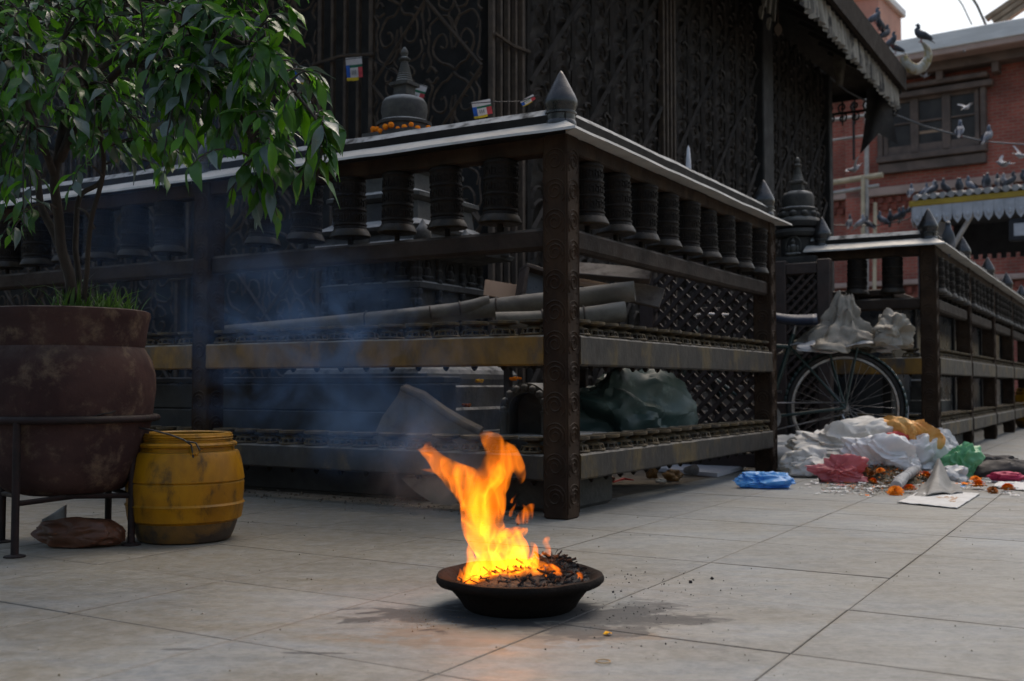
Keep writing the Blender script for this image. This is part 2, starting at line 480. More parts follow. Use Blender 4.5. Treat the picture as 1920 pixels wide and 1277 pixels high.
def scroll_panel(y0, y1, z0, z1, nc, nr, r, to3, diag=True, flat=1.0, jit=.02, cell=None, stem=False):
    mb = MB(); w = (y1 - y0) / nc; h = (z1 - z0) / nr
    for c in range(nc):
        for q in range(nr):
            cx = y0 + (c + .5) * w; cz = z0 + (q + .5) * h
            fl = 1 if cell or (c + q) % 2 == 0 else -1
            for pl in (cell or scroll_cell)(w, h):
                a = rnd.uniform(-.05, .05)
                pts = smooth_line([(x + rnd.uniform(-jit, jit) * w, y * fl + rnd.uniform(-jit, jit) * h) for x, y in pl], 3)
                mb.tube([to3(cx + x, cz + y, rnd.uniform(-.25, .25) * r) for x, y in pts], [r * rnd.uniform(.8, 1.15) * (1 - .35 * i / len(pts)) for i in range(len(pts))], 4, cap=False, flat=flat)
            if stem:
                mb.tube([to3(cx - w * .5, cz - h * .5, 0), to3(cx - w * .48, cz, 0), to3(cx - w * .5, cz + h * .5, 0)], r * .9, 4, cap=False)
            if diag and cell:
                if (c - q) % 3 == 0: mb.tube([to3(cx - w * .5, cz - h * .5, r), to3(cx + w * .5, cz + h * .5, r)], r * 1.1, 4, cap=False)
            elif diag:
                s = 1 if (c % 2 == 0) else -1
                if q % 2 == 0:
                    mb.tube([to3(cx - s * w * .5, cz - h * .5, r * .9), to3(cx + s * w * .5, cz + h * .5, r * .9)], r * 1.15, 4, cap=False)
                else:
                    mb.tube([to3(cx + s * w * .5, cz - h * .5, r * .9), to3(cx - s * w * .5, cz + h * .5, r * .9)], r * 1.15, 4, cap=False)
    return mb

# ------------------------------------------------------------------ temple
VT, UT = 5.42, 3.37
temple = thing("temple", "dark temple enclosed in scrolled metal screens under a wide low eave", "temple", UV(UT, VT), ANG)
LX = 7.95                                         # length of the right side
def along(v): return v - VT
mb = MB()                                         # closed hall behind the screens, coloured black for its dark interior
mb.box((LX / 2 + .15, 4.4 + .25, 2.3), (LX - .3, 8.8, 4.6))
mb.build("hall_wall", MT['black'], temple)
mb = MB()
mb.cbox((LX / 2, 4.5, .14), (LX + .16, 9.16, .28), .01); mb.cbox((LX / 2, 4.5, .39), (LX + .06, 9.06, .22), .01)
mb.build("plinth", MT['stone_dark'], temple)
ZB, ZT = .5, 4.35
# left face: local plane x = 0, runs along +y
lf = lambda a, z, d=0: (-.02 - d, a, z)
def bars(name, pts, horiz=None):
    for p in pts:
        b = MB(); b.cbox((p[0], p[1], (ZB + ZT) / 2), (p[2], p[3], ZT - ZB), .004); b.build(name, MT['iron'], temple)
left_panels = [(.03, .86, 2), (1.33, 2.2, 2), (2.66, 3.53, 2), (3.95, 4.8, 2), (5.25, 6.1, 2), (6.55, 7.4, 2), (7.85, 8.7, 2)]
for a, b, nc in left_panels:
    scroll_panel(a, b, ZB, ZT, nc, 8, .0105, lf).build("scroll_screen", MT['iron'], temple)
for a, b in ((.86, 1.33), (2.2, 2.66), (3.53, 3.95), (4.8, 5.25), (6.1, 6.55), (7.4, 7.85)):
    n = 5
    bars("bar", [(-.01, a + .02 + (b - a - .04) * k / (n - 1), .035, .034 if k in (0, n - 1) else .024) for k in range(n)])
    for z in (1.25, 2.62, 3.6):
        q = MB(); q.tube([(-.045, a - .02, z), (-.05, (a + b) / 2, z + .03), (-.045, b + .02, z + .01)], .011, 5); q.build("tie_rod", MT['iron'], temple)
# right face: plane y = 0 runs along +x
n = 5
bars("bar", [(.02 + .36 * k / (n - 1), -.01, .034 if k in (0, n - 1) else .026, .035) for k in range(n)])
q = MB(); q.tube([(.0, -.045, 2.62), (.2, -.05, 2.60), (.42, -.045, 2.62)], .012, 5); q.build("tie_rod", MT['iron'], temple)
rf = lambda a, z, d=0: (a, -.03 - d, z)
for a, b, nc, nr in ((.41, along(8.02), 7, 12), (along(8.30), along(10.55), 7, 12), (along(10.95), along(13.25), 7, 12)):
    pl = MB(); pl.box(((a + b) / 2, .02, (ZB + ZT) / 2), (b - a, .03, ZT - ZB)); plate = pl.build("carved_panel", MT['foil'], temple)
    scroll_panel(a + .02, b - .02, ZB, ZT, nc, nr, .017, rf, flat=1.0, cell=relief_cell, stem=True).build("scroll_relief", MT['foil'], plate)
bars("bar", [(along(8.04) + .24 * k / 3, -.03, .03, .05) for k in range(4)])
for a, w in ((along(10.75), .34), (along(13.32), .16)):
    q = MB(); q.cbox((a, -.03, (ZB + ZT) / 2), (w, .12, ZT - ZB), .012); q.build("corner_post", MT['black'], temple)
for z in (1.55,):
    q = MB(); q.tube([(along(7.9), -.08, z + .1), (along(8.5), -.08, z - .02)], .012, 5); q.build("tie_rod", MT['iron'], temple)
# roof: eave .77 out on the right side, .85 out beyond the far gable, wide on the left
ZE = 4.3; OX, OY = .82, .77
def eave_pt(px, py): return PU(px, py, UT - OY)
MT['roof_dark'] = pm("sooty_roof_timber", (.020, .017, .014), (.035, .03, .026), 6, .8, bump=.2)
MT['roof_tile'] = pm("dark_weathered_roofing", (.07, .062, .055), (.045, .04, .036), 9, .8, bump=.4, bscale=30)
mb = MB()
x0, x1, y0, y1 = -1.0, LX + OX, -OY, 9.8
zi = ZE + 1.15
base = [(x0, y0, ZE), (x1, y0, ZE), (x1, y1, ZE), (x0, y1, ZE)]
ins = [(.9, .9, zi), (LX - .9, .9, zi), (LX - .9, 8.2, zi), (.9, 8.2, zi)]
up = [(x, y, z + .12) for x, y, z in base]
ui = [(x, y, z + .12) for x, y, z in ins]
mb.add(base + ins + up + ui, [(0, 1, 5, 4), (1, 2, 6, 5), (2, 3, 7, 6), (3, 0, 4, 7), (4, 5, 6, 7),
       (8, 12, 13, 9), (9, 13, 14, 10), (10, 14, 15, 11), (11, 15, 12, 8), (12, 15, 14, 13),
       (0, 8, 9, 1), (1, 9, 10, 2), (2, 10, 11, 3), (3, 11, 8, 0)])
roof = mb.build("roof", MT['roof_dark'], temple, fix=True)
mb = MB()
mb.box(((x0 + x1) / 2, y0 - .03, ZE + .10), (x1 - x0 + .06, .05, .27))
MT['fascia'] = pm("brown_eave_board", (.022, .017, .0135), (.034, .026, .021), 6, .85, bump=.2, spec=.1)
mb.build("eave_board", MT['fascia'], roof)
mb = MB(); mb.box((x1 + .02, (y0 + y1) / 2 + .03, ZE + .09), (.04, y1 - y0, .22)); mb.build("eave_board", MT['fascia'], roof)
for k in range(22):                                       # rafters under the eave
    x = x0 + .3 + k * (x1 - x0 - .5) / 21
    q = MB(); q.box((x, y0 + .42, ZE + .20), (.07, .78, .09), Euler((R(34), 0, 0)).to_matrix()); q.build("rafter", MT['roof_dark'], roof)
# pleated cloth valance
MT['valance'] = pm("faded_pleated_valance", (.44, .40, .335), (.22, .20, .17), 5, .9, bump=.2, bscale=40, c3=(.07, .064, .06), c3scale=7, c3lo=.50, c3hi=.62, stretch=(1, 1, .35), transl=.2)
mb = MB(); NP = 1100
def val(u_, v_):
    x = x0 + .5 + u_ * (x1 - x0 - .5)
    a = (math.sin(x * 38 + 2.5 * noise.noise((x * 2.1, 0, 3))) * .04 + .02 * noise.noise((x * 9, v_, 7))) * (.4 + .6 * v_)
    return (x, y0 + .04 + a, ZE - .02 - v_ * (.27 + .035 * noise.noise((x * 5, 1, 1)) + .012 * math.sin(x * 46)))
mb.grid(val, NP, 4)
mb.build("valance", MT['valance'], temple, smooth=60)
# lacy metal fringe beyond the far gable
mb = MB()
for k in range(26):
    y = y0 + .1 + k * .16
    for s_ in (0, 1):
        pts = spiral(0, 0, .07, .015, R(90) if s_ else R(270), 1.2, 10)
        mb.tube([(x1 - .03, y + a * .9, ZE - .16 - s_ * .14 + b) for a, b in pts], .013, 4, cap=False)
    mb.tube([(x1 - .03, y, ZE), (x1 - .03, y, ZE - .40)], .010, 4)
mb.box((x1 - .03, y0 + 2.1, ZE - .04), (.03, 4.2, .08)); mb.box((x1 - .03, y0 + 2.1, ZE - .235), (.02, 4.2, .03))
mb.build("lace_fringe", MT['black'], temple)
# pale upturned horn at the eave corner
MT['horn'] = pm("stained_whitewashed_horn", (.42, .41, .37), (.30, .29, .25), 6, .7, bump=.15, c3=(.22, .16, .04), c3scale=3)
HY = UV(UT - OY, VT + LX + OX).y
mb = MB()
hpx = [(1693, 106, 7), (1699, 118, 9), (1708, 127, 10), (1719, 130, 10.5), (1730, 125, 10), (1738, 114, 9), (1741, 102, 7.5), (1738, 91, 5.5), (1732, 83, 3.5), (1727, 78, 1.5)]
mb.tube([P(a, b, HY + .004 * k) for k, (a, b, r) in enumerate(hpx)], [r * HY / FPX for a, b, r in hpx], 12)
ho = mb.build("horn", MT['horn'], smooth=60)
bpy.context.view_layer.update()
ho.parent = roof; ho.matrix_parent_inverse = roof.matrix_world.inverted()

# things hung under the eave
MT['ribbon'] = pm("off_white_ribbon", (.42, .39, .33), (.28, .26, .22), 8, .9, transl=.25)
MT['pendant'] = pm("tan_wooden_leaf", (.16, .11, .075), (.1, .07, .05), 9, .7)
def ribbon(px, y0_, y1_, u, wpx):
    a = PU(px, y0_, u); b = PU(px, y1_, u); mm = (a.y / FPX)
    mb = MB()
    def f(s_, t):
        q = a.lerp(b, t); w = wpx * mm * (.55 + .45 * math.sin(math.pi * (.15 + .8 * t))) * .5
        return q + Vector(((s_ - .5) * 2 * w, .03 * math.sin(3 * t + 5 * s_), 0))
    mb.grid(f, 4, 8); return mb
ez = thing("hanging_ribbons", "bunch of pale ribbons and a tan wooden leaf hanging under the temple eave", "hanging ornament", PU(1445, 0, UT - .35))
rt = ez.location.copy()
for px, a, b, w in ((1442, -40, 26, 14), (1452, -40, 40, 10), (1434, -30, 12, 12), (1428, 10, 36, 9), (1442, 33, 57, 7)):
    q = ribbon(px, a, b, UT - .35, w); q.v = [tuple(Vector(v) - rt) for v in q.v]; q.build("ribbon", MT['ribbon'], ez, smooth=60)
pc = PU(1459, 56, UT - .35) - rt; mm = PU(1459, 56, UT - .35).y / FPX
q = MB()
q.add([pc + Vector((x * mm, yy, z * mm)) for yy in (-.008, .008) for x, z in ((0, 14), (6, 6), (7.5, -1), (5, -8), (0, -13), (-5, -8), (-7.5, -1), (-6, 6))],
      [tuple(range(8)), tuple(range(15, 7, -1))] + [(i, 8 + i, 8 + (i + 1) % 8, (i + 1) % 8) for i in range(8)])
q.tube([pc + Vector((0, 0, 14 * mm)), pc + Vector((0, 0, 60 * mm))], .004, 4)
q.build("wooden_leaf", MT['pendant'], ez, fix=True)
MT['banner_tan'] = pm("stained_tan_banner", (.21, .185, .14), (.12, .105, .085), 9, .85, bump=.3, bscale=30, transl=.15)
q = ribbon(1575, 66, 160, UT - .25, 22)
tag(q.build("cloth_banner", MT['banner_tan'], smooth=60), "stained tan cloth strip hanging under the temple eave beside the pleated valance", "banner")
# black two-tailed pennant
MT['pennant'] = pm("soot_black_cloth", (.022, .02, .019), (.035, .032, .03), 6, .9, transl=.05)
a = Vector(UV(UT - .6, VT + LX + .5, 0)); Yp = a.y
mb = MB()
def pen(s_, t):
    px = 1648 + (s_ - .5) * (46 + 26 * t * t); py = 165 + t * (85 + 40 * abs(s_ - .5) * 2 * (1 if s_ < .5 else .55) - 0 * t)
    return P(px, py, Yp + .05 * math.sin(6 * s_ + 3 * t))
mb.grid(pen, 10, 12)
tag(mb.build("pennant", MT['pennant'], smooth=60), "black two-tailed cloth pennant hanging beyond the eave corner in front of the brick building", "banner")
# ------------------------------------------------------------------ prayer wheel railings
H_EAVE, H_RIDGE = 1.445, 1.500
PW = .102                                            # post width
def carved_post_mesh():
    mb = MB()
    mb.cbox((0, 0, .725), (PW, PW, 1.45), .006)
    for side in range(4):
        rot = Matrix.Rotation(side * math.pi / 2, 3, 'Z')
        for k in range(12):
            z = .08 + k * .115
            for pts in (spiral(0, 0, .036, .010, R(200 if k % 2 else -20), 1.55 * (-1 if k % 2 else 1), 16),):
                mb.tube([rot @ Vector((a, -PW / 2 - .001, z + b)) for a, b in pts], [.0048 * (1 - .4 * i / 16) for i in range(17)], 4, cap=False)
            mb.tube([rot @ Vector((a, -PW / 2 - .0005, z + b)) for a, b in [(.046 * math.cos(R(t_)), .048 * math.sin(R(t_))) for t_ in range(-50, 231, 20)]], .0035, 4, cap=False)
        for sx in (-1, 1):
            mb.tube([rot @ Vector((sx * .0465, -PW / 2 - .0005, .02)), rot @ Vector((sx * .0465, -PW / 2 - .0005, 1.38))], .0022, 4, cap=False)
    return mb.mesh("post", MT['wood'])
POST_ME = carved_post_mesh()
def finial_mesh():
    mb = MB()
    mb.lathe([(.058, -.03), (.060, 0), (.058, .012), (.055, .016), (.056, .036), (.062, .040), (.062, .046), (.056, .050), (.058, .062), (.064, .078),
              (.0635, .092), (.056, .112), (.043, .138), (.029, .165), (.016, .190), (.005, .208), (0, .212)], n=32)
    return mb.mesh("finial", MT['finial'], smooth=38)
FIN_ME = finial_mesh()
def wheel_meshes():
    d = MB()
    pr = [(.02, .236), (.060, .234), (.068, .228), (.070, .220), (.066, .214)]
    z = .214
    for k in range(3):
        pr += [(.0655, z - .004), (.0655, z - .050), (.0700, z - .053), (.0705, z - .058), (.0665, z - .062)]; z -= .062
    pr += [(.068, .026), (.070, .012), (.070, .0)]
    d.lathe(pr[::-1], n=28)
    for row in range(3):                                       # raised letter band
        zc = .187 - row * .062
        for k in range(17):
            a = 2 * math.pi * k / 17
            for dz, da, hh, ww in ((.013, 0, .006, .017), (-.002, .10, .026, .005), (-.004, -.09, .014, .008)):
                rot = Matrix.Rotation(a + da, 3, 'Z')
                d.box(rot @ Vector((.0665, 0, zc + dz)), (.005, ww, hh), rot)
    dm = d.mesh("prayer_wheel", MT['bronze'], smooth=35)
    b = MB()
    b.lathe([(.066, .016), (.073, .014), (.077, .006), (.083, -.006), (.085, -.014), (.081, -.018), (.072, -.020), (.056, -.020)], n=28)
    bm_ = b.mesh("bell_rim", MT['brass_rim'], smooth=35)
    s = MB(); s.lathe([(.012, -.055), (.012, -.03), (.010, .0)], n=10)
    return dm, bm_, s.mesh("spindle", MT['bronze'])
WH = wheel_meshes()
def lamp_mesh():
    mb = MB()
    mb.lathe([(.0, 0), (.056, 0), (.058, .004), (.056, .008), (.050, .009)], n=16)
    for k in range(11):                                        # pierced foot ring
        a = 2 * math.pi * k / 11; rot = Matrix.Rotation(a, 3, 'Z')
        mb.tube([rot @ Vector((.052, 0, .006)), rot @ Vector((.045, 0, .026))], .0042, 4, cap=False)
    mb.lathe([(.047, .023), (.047, .028), (.030, .032), (.022, .038), (.030, .043), (.052, .047), (.057, .050), (.057, .060), (.052, .061), (.044, .052), (0, .050)], n=18)
    return mb.mesh("butter_lamp", MT['lamp_metal'], smooth=30)
LAMP_ME = lamp_mesh()

def railing(label, loc, arms, far_gable=.14):
    root = thing("prayer_wheel_railing", label, "railing", loc, ANG)
    T = {'x': lambda s, t, z: Vector((s, t, z)), 'y': lambda s, t, z: Vector((t, s, z))}
    nodes = {(0.0, 0.0)}
    def rail(name, ax, s0, s1, z0, z1, wd, mat, b=.006):
        mb = MB(); c = T[ax]((s0 + s1) / 2, 0, (z0 + z1) / 2)
        dm = (s1 - s0, wd, z1 - z0) if ax == 'x' else (wd, s1 - s0, z1 - z0)
        NS = max(2, int((s1 - s0) / .07))                      # slightly sagging, worn bar with chamfers
        w, b2 = wd / 2, b
        sec = [(-w, z0 + b2), (-w + b2, z0), (w - b2, z0), (w, z0 + b2), (w, z1 - b2), (w - b2, z1), (-w + b2, z1), (-w, z1 - b2)]
        o = 0; vs = []; fs = []
        for i in range(NS + 1):
            s = s0 + (s1 - s0) * i / NS
            for t, z in sec:
                n_ = noise.noise((s * 7 + loc[0], t * 20, z * 9)) * .0022
                vs.append(T[ax](s, t + n_, z + n_))
        for i in range(NS):
            for k in range(8):
                q = (k + 1) % 8; fs.append((i * 8 + k, i * 8 + q, i * 8 + 8 + q, i * 8 + 8 + k))
        fs.append(tuple(range(8))); fs.append(tuple(NS * 8 + k for k in range(8)))
        mb.add(vs, fs)
        return mb.build(name, mat, root, fix=True)
    for ax, secs, lampmats, pitch in arms:
        s = 0.0
        for L_ in secs:
            a, b = s + PW / 2, s + L_ - PW / 2
            rail("top_beam", ax, a, b, 1.385, 1.450, .085, MT['wood'])
            rail("middle_rail", ax, a - .004, b + .004, 1.018, 1.100, .068, MT['rail'], .012)
            r3 = rail("lamp_rail", ax, a - .004, b + .004, .575, .690, .118, lampmats[0], .007)
            r4 = rail("lamp_rail", ax, a - .004, b + .004, .140, .240, .118, lampmats[1], .007)
            nl = int((b - a) / .130); st = (b - a) / nl
            for base, zt in ((r3, .690), (r4, .240)):
                for k in range(nl):
                    p = T[ax](a + (k + .5) * st, rnd.uniform(-.004, .004), zt + .0015)
                    link("butter_lamp", LAMP_ME, root, p, (R(rnd.uniform(-1.5, 1.5)), R(rnd.uniform(-1.5, 1.5)), rnd.uniform(0, 6)))
                    mbn = None
                nails = MB()
                for k in range(nl):
                    p = T[ax](a + (k + .5) * st, 0, zt - .117)
                    if base is r4: p.z = .140 - .008
                    nails.lathe([(.004, -.012), (.013, 0), (.013, .012)], p + Vector((0, 0, -.004)), 6)
                nails.build("drip_spout", MT['bronze'], base)["kind"] = "stuff"
            w0, sw, nw = pitch(L_)
            for k in range(nw):
                p = T[ax](s + w0 + k * sw, rnd.uniform(-.003, .003), 1.152 - .001 * (k % 2))
                w = link("prayer_wheel", WH[0], root, p, (R(rnd.uniform(-2.2, 2.2)), R(rnd.uniform(-2.2, 2.2)), rnd.uniform(0, 6)), (rnd.uniform(.96, 1.04),) * 2 + (rnd.uniform(.975, 1.02),))
                link("bell_rim", WH[1], w); link("spindle", WH[2], w)
            s += L_
            nodes.add(((s, 0.0) if ax == 'x' else (0.0, s)))
        # two-slope sheet roof and its ridge cap
        W = .125; E = s + far_gable; NS = int(E / .12)
        corner = len(arms) > 1
        mb = MB(); th = .007; H_RID = H_RIDGE if ax == 'y' else H_RIDGE - .034
        sec = [(-W - .003, H_EAVE - .004), (-W, H_EAVE + th), (-.043, H_RID - .002), (0, H_RID), (.043, H_RID - .002), (W, H_EAVE + th), (W + .003, H_EAVE - .004), (W - .004, H_EAVE - .002), (0, H_RID - th * 2), (-W + .004, H_EAVE - .002)]
        vs, fs, n_ = [], [], len(sec)
        for i in range(NS + 1):
            for t, z in sec:
                s0 = t if corner else -far_gable
                q = s0 + (E - s0) * i / NS
                wv = noise.noise((q * 3.1, t * 4 + loc[0], 5)) * .005 + noise.noise((q * 11, t * 9, 2)) * .002
                vs.append(T[ax](q, t, z + wv * (1 if abs(t) > .06 else .3)))
        for i in range(NS):
            for k in range(n_):
                q = (k + 1) % n_; fs.append((i * n_ + k, i * n_ + q, i * n_ + n_ + q, i * n_ + n_ + k))
        fs.append(tuple(range(n_))); fs.append(tuple(NS * n_ + k for k in range(n_)))
        mb.add(vs, fs); rf_ = mb.build("rail_roof", MT['sheet'], root, fix=True)
        mb = MB(); rw = .042; sec = [(-rw, H_RIDGE - .05), (-rw, H_RIDGE + .030), (-.008, H_RIDGE + .060), (.008, H_RIDGE + .060), (rw, H_RIDGE + .030), (rw, H_RIDGE - .05)]
        vs, fs, n_ = [], [], 6
        for i in range(NS + 1):
            for t, z in sec:
                s0 = t if corner else -far_gable + .03
                q = s0 + (E - .03 - s0) * i / NS
                vs.append(T[ax](q, t + noise.noise((q * 5, 1, 1)) * .0025, z + noise.noise((q * 4, 7, loc[1])) * .003))
        for i in range(NS):
            for k in range(n_):
                q = (k + 1) % n_; fs.append((i * n_ + k, i * n_ + q, i * n_ + n_ + q, i * n_ + n_ + k))
        fs.append(tuple(range(n_))); fs.append(tuple(NS * n_ + k for k in range(n_)))
        mb.add(vs, fs); mb.build("ridge_cap", MT['ridge'], rf_, fix=True)
    for x, y in sorted(nodes):
        po = link("post", POST_ME, root, (x, y, 0))
        link("finial", FIN_ME, po, (0, 0, H_RIDGE - .006), (0, 0, rnd.uniform(0, 6)))
    return root
CORNER = G(1064, 976) + (D1 + D2) * (PW / 2)
VC, UC = CORNER.dot(D2), CORNER.dot(D1)
rail1 = railing("dark carved prayer wheel railing with its corner post behind the burning dish", CORNER,
                [('x', [2.53], (MT['greyrail'], MT['greyrail']), lambda L: (.225, .264, 9)), ('y', [1.87, 1.87, 1.87], (MT['yellowrail'], MT['greyrail']), lambda L: (.27, .252, 6))])
# second railing beyond the gap, behind the bicycle
c2 = P(1745, 700, 7.25); c2.z = 0
rail2 = railing("farther prayer wheel railing behind the bicycle, running back along the courtyard", c2,
                [('x', [1.6, 1.6, 1.6, 1.6, 1.6], (MT['greyrail'], MT['greyrail']), lambda L: (.21, .235, 6)), ('y', [.72], (MT['yellowrail'], MT['greyrail']), lambda L: (.24, .24, 2))], .10)
# jali screens: lattice of crossed slats in a heavy frame
MT['jali'] = pm("reddish_brown_lattice_wood", (.045, .028, .023), (.028, .019, .016), 9, .7, bump=.25, dust=.6, dustcol=(.13, .115, .1))
def jali(label, u0, u1, v, z0, z1, pitch=.088, sw=.024):
    W_, Hh = u1 - u0, z1 - z0
    root = thing("lattice_screen", label, "screen", UV(u0, v), ANG)          # local y = along D1
    for a, w in ((-.045, .09), (W_ + .045, .09)):
        q = MB(); q.cbox((0, a, (z1 + .1) / 2), (.08, w, z1 + .1), .006); q.build("frame_post", MT['jali'], root)
    for z in (z0 - .04, z1 + .04):
        q = MB(); q.cbox((0, W_ / 2, z), (.07, W_, .08), .006); q.build("frame_rail", MT['jali'], root)
    # slats at 45 degrees clipped to the opening
    n_ = int((W_ + Hh) / pitch)
    for d in (1, -1):
        for k in range(1, n_):
            c_ = k * pitch
            # line  y - d*z' = const (z' measured from z0 for d=-1: y + z' = c)
            if d == -1:
                ya, yb = max(0, c_ - Hh), min(W_, c_); za, zb = c_ - ya, c_ - yb
            else:
                ya, yb = max(0, c_ - Hh), min(W_, c_); za, zb = Hh - (c_ - ya), Hh - (c_ - yb)
            if yb - ya < .02: continue
            A = Vector((.011 * d, ya, z0 + za)); B = Vector((.011 * d, yb, z0 + zb))
            q = MB(); m_ = (A + B) / 2; ln = (B - A).length
            ang = math.atan2(B.z - A.z, B.y - A.y)
            q.box(m_, (.022, ln, sw), Matrix.Rotation(ang, 3, 'X')); q.build("slat", MT['jali'], root)
    return root
jali("reddish lattice screen closing the inner end of the corner railing", UC + .06, UC + .70, VC + 2.56, .10, 1.22)
jali("reddish lattice screen with the small stone shrine above it behind the bicycle", 1.95, 2.17, 7.5, .15, 1.28, .072, .019)
# ------------------------------------------------------------------ stone votive shrines (chaityas)
def sqring(mb, c, prof, ndiv=1):
    """square tiers: profile of (half width, z), chamfered corners"""
    vs = []; k = .93
    for b, z in prof:
        vs += [(c[0] + x * b, c[1] + y * b, c[2] + z) for x, y in ((k, 1), (-k, 1), (-1, k), (-1, -k), (-k, -1), (k, -1), (1, -k), (1, k))]
    fs = []
    for i in range(len(prof) - 1):
        for j in range(8):
            q = (j + 1) % 8; fs.append((i * 8 + j, i * 8 + q, i * 8 + 8 + q, i * 8 + 8 + j))
    fs.append(tuple(range(8))); fs.append(tuple((len(prof) - 1) * 8 + j for j in range(8)))
    mb.add(vs, fs)
def figure(mb, T, s):
    """small seated figure with halo in relief; T maps (a, z, d)"""
    def bl(a, z, d, ra, rz, rd):
        nu, nv = 8, 6; vs = []; fs = []
        for j in range(nv + 1):
            t = math.pi * j / nv
            for k in range(nu):
                p = 2 * math.pi * k / nu
                vs.append(T((a + ra * math.sin(t) * math.cos(p)) * s, (z - rz * math.cos(t)) * s, (d + rd * math.sin(t) * math.sin(p)) * s))
        for j in range(nv):
            for k in range(nu):
                q = (k + 1) % nu; fs.append((j * nu + k, j * nu + q, (j + 1) * nu + q, (j + 1) * nu + k))
        mb.add(vs, fs)
    bl(0, .10, .02, .34, .10, .16); bl(0, .36, .03, .17, .22, .13); bl(0, .66, .05, .10, .12, .10); bl(0, .80, .05, .05, .07, .05)
    bl(-.2, .34, .03, .06, .18, .08); bl(.2, .34, .03, .06, .18, .08); bl(-.22, .12, .06, .15, .07, .12); bl(.22, .12, .06, .15, .07, .12)
    pts = [T(s * .34 * math.cos(R(a)), s * (.5 + .42 * math.sin(R(a))), s * .02) for a in range(-30, 211, 20)]
    mb.tube(pts, .035 * s, 5)
def dome_profile(k):
    return [(r * k * 1.1, z * k * .92) for r, z in ((.150, 0), (.152, .02), (.135, .03), (.118, .035), (.120, .05), (.128, .10), (.124, .15), (.108, .178), (.080, .192), (.06, .196))]
def chaitya(name, label, loc, zdome, k=1.0, body=True):
    root = thing(name, label, "shrine", loc, ANG)
    d = MB(); d.lathe([(.16 * k, -.05 * k), (.155 * k, 0)] + dome_profile(k), (0, 0, zdome), 32)
    d.build("dome", MT['stone'], root, smooth=40)
    z0 = zdome + .19 * k
    h = MB(); sqring(h, (0, 0, z0), [(.048 * k, 0), (.048 * k, .05 * k), (.068 * k, .056 * k), (.068 * k, .075 * k), (.05 * k, .08 * k)]); h.build("harmika", MT['stone'], root)
    pr = []; zz = z0 + .078 * k
    for i in range(9):
        r = (.052 - .0038 * i) * k; pr += [(r, zz), (r * 1.05, zz + .007 * k), (r * .96, zz + .014 * k)]; zz += .0145 * k
    pr += [(.020 * k, zz), (.034 * k, zz + .008 * k), (.036 * k, zz + .018 * k), (.020 * k, zz + .026 * k), (.018 * k, zz + .04 * k), (.024 * k, zz + .05 * k), (.018 * k, zz + .072 * k), (.006 * k, zz + .088 * k), (0, zz + .09 * k)]
    sp = MB(); sp.lathe(pr, n=20); sp.build("spire", MT['stone'], root, smooth=40)
    return root
ch_loc = P(756, 720, 5.5); ch_loc.z = 0
ch = chaitya("stone_shrine", "large grey stone shrine with a round dome and ringed spire inside the railing", ch_loc, 1.84, .86)
def tier(name, prof, mat='stone'):
    q = MB(); sqring(q, (0, 0, 0), prof); return q.build(name, MT[mat], ch)
tier("step", [(.62, 0), (.62, .27), (.61, .285)]); tier("step", [(.56, .286), (.56, .385), (.55, .395)])
tier("step", [(.50, .396), (.50, .492), (.49, .50)])
tier("lotus_base", [(.44, .501), (.445, .53), (.44, .555), (.425, .575), (.40, .585), (.37, .60), (.35, .66), (.33, .665)], 'stone')
tier("body", [(.285, .666), (.285, 1.14)], 'stone_dark')
tier("string_course", [(.30, .965), (.312, .97), (.312, .995), (.295, 1.005)], 'stone')
tier("cornice", [(.30, 1.12), (.33, 1.14), (.42, 1.155), (.43, 1.175), (.36, 1.195), (.345, 1.23), (.37, 1.245), (.375, 1.262), (.30, 1.29), (.27, 1.31), (.26, 1.40)])
tier("drum", [(.24, 1.40), (.29, 1.42), (.29, 1.44), (.21, 1.47), (.20, 1.55), (.23, 1.57), (.23, 1.59), (.17, 1.62), (.16, 1.79)])
for face in range(2):                        # the two sides one can see: -x and -y
    def T(a, z, d, off, z0, face=face):
        return Vector((-.286 - d, off + a, z0 + z)) if face == 0 else Vector((off + a, -.286 - d, z0 + z))
    for off in (-.20, 0, .20):
        for zz, ss in ((1.01, .115), (.69, .14)):
            q = MB(); figure(q, lambda a, z, d: T(a, z, d, off, zz), ss)
            q.build("carved_figure", MT['stone_dark'], ch, smooth=60)["kind"] = "stuff"
    for off in (-.275, -.105, .105, .275):
        q = MB()
        pr = []
        for i in range(9): pr += [(.014, i * .05), (.02, i * .05 + .012), (.02, i * .05 + .03), (.014, i * .05 + .04)]
        q.lathe(pr, T(0, 0, .004, off, .68), 8)
        q.build("carved_column", MT['stone_dark'], ch)
for i, (x, y) in enumerate(((-.42, -.05), (-.42, .3), (-.05, -.42), (.3, -.42), (-.42, -.42))):
    q = MB(); q.lathe([(.035, 0), (.045, .01), (.04, .05), (.02, .075), (.012, .09), (0, .11)], (x * .98, y * .98, 1.165), 8); q.build("corner_knob", MT['stone'], ch, smooth=50)
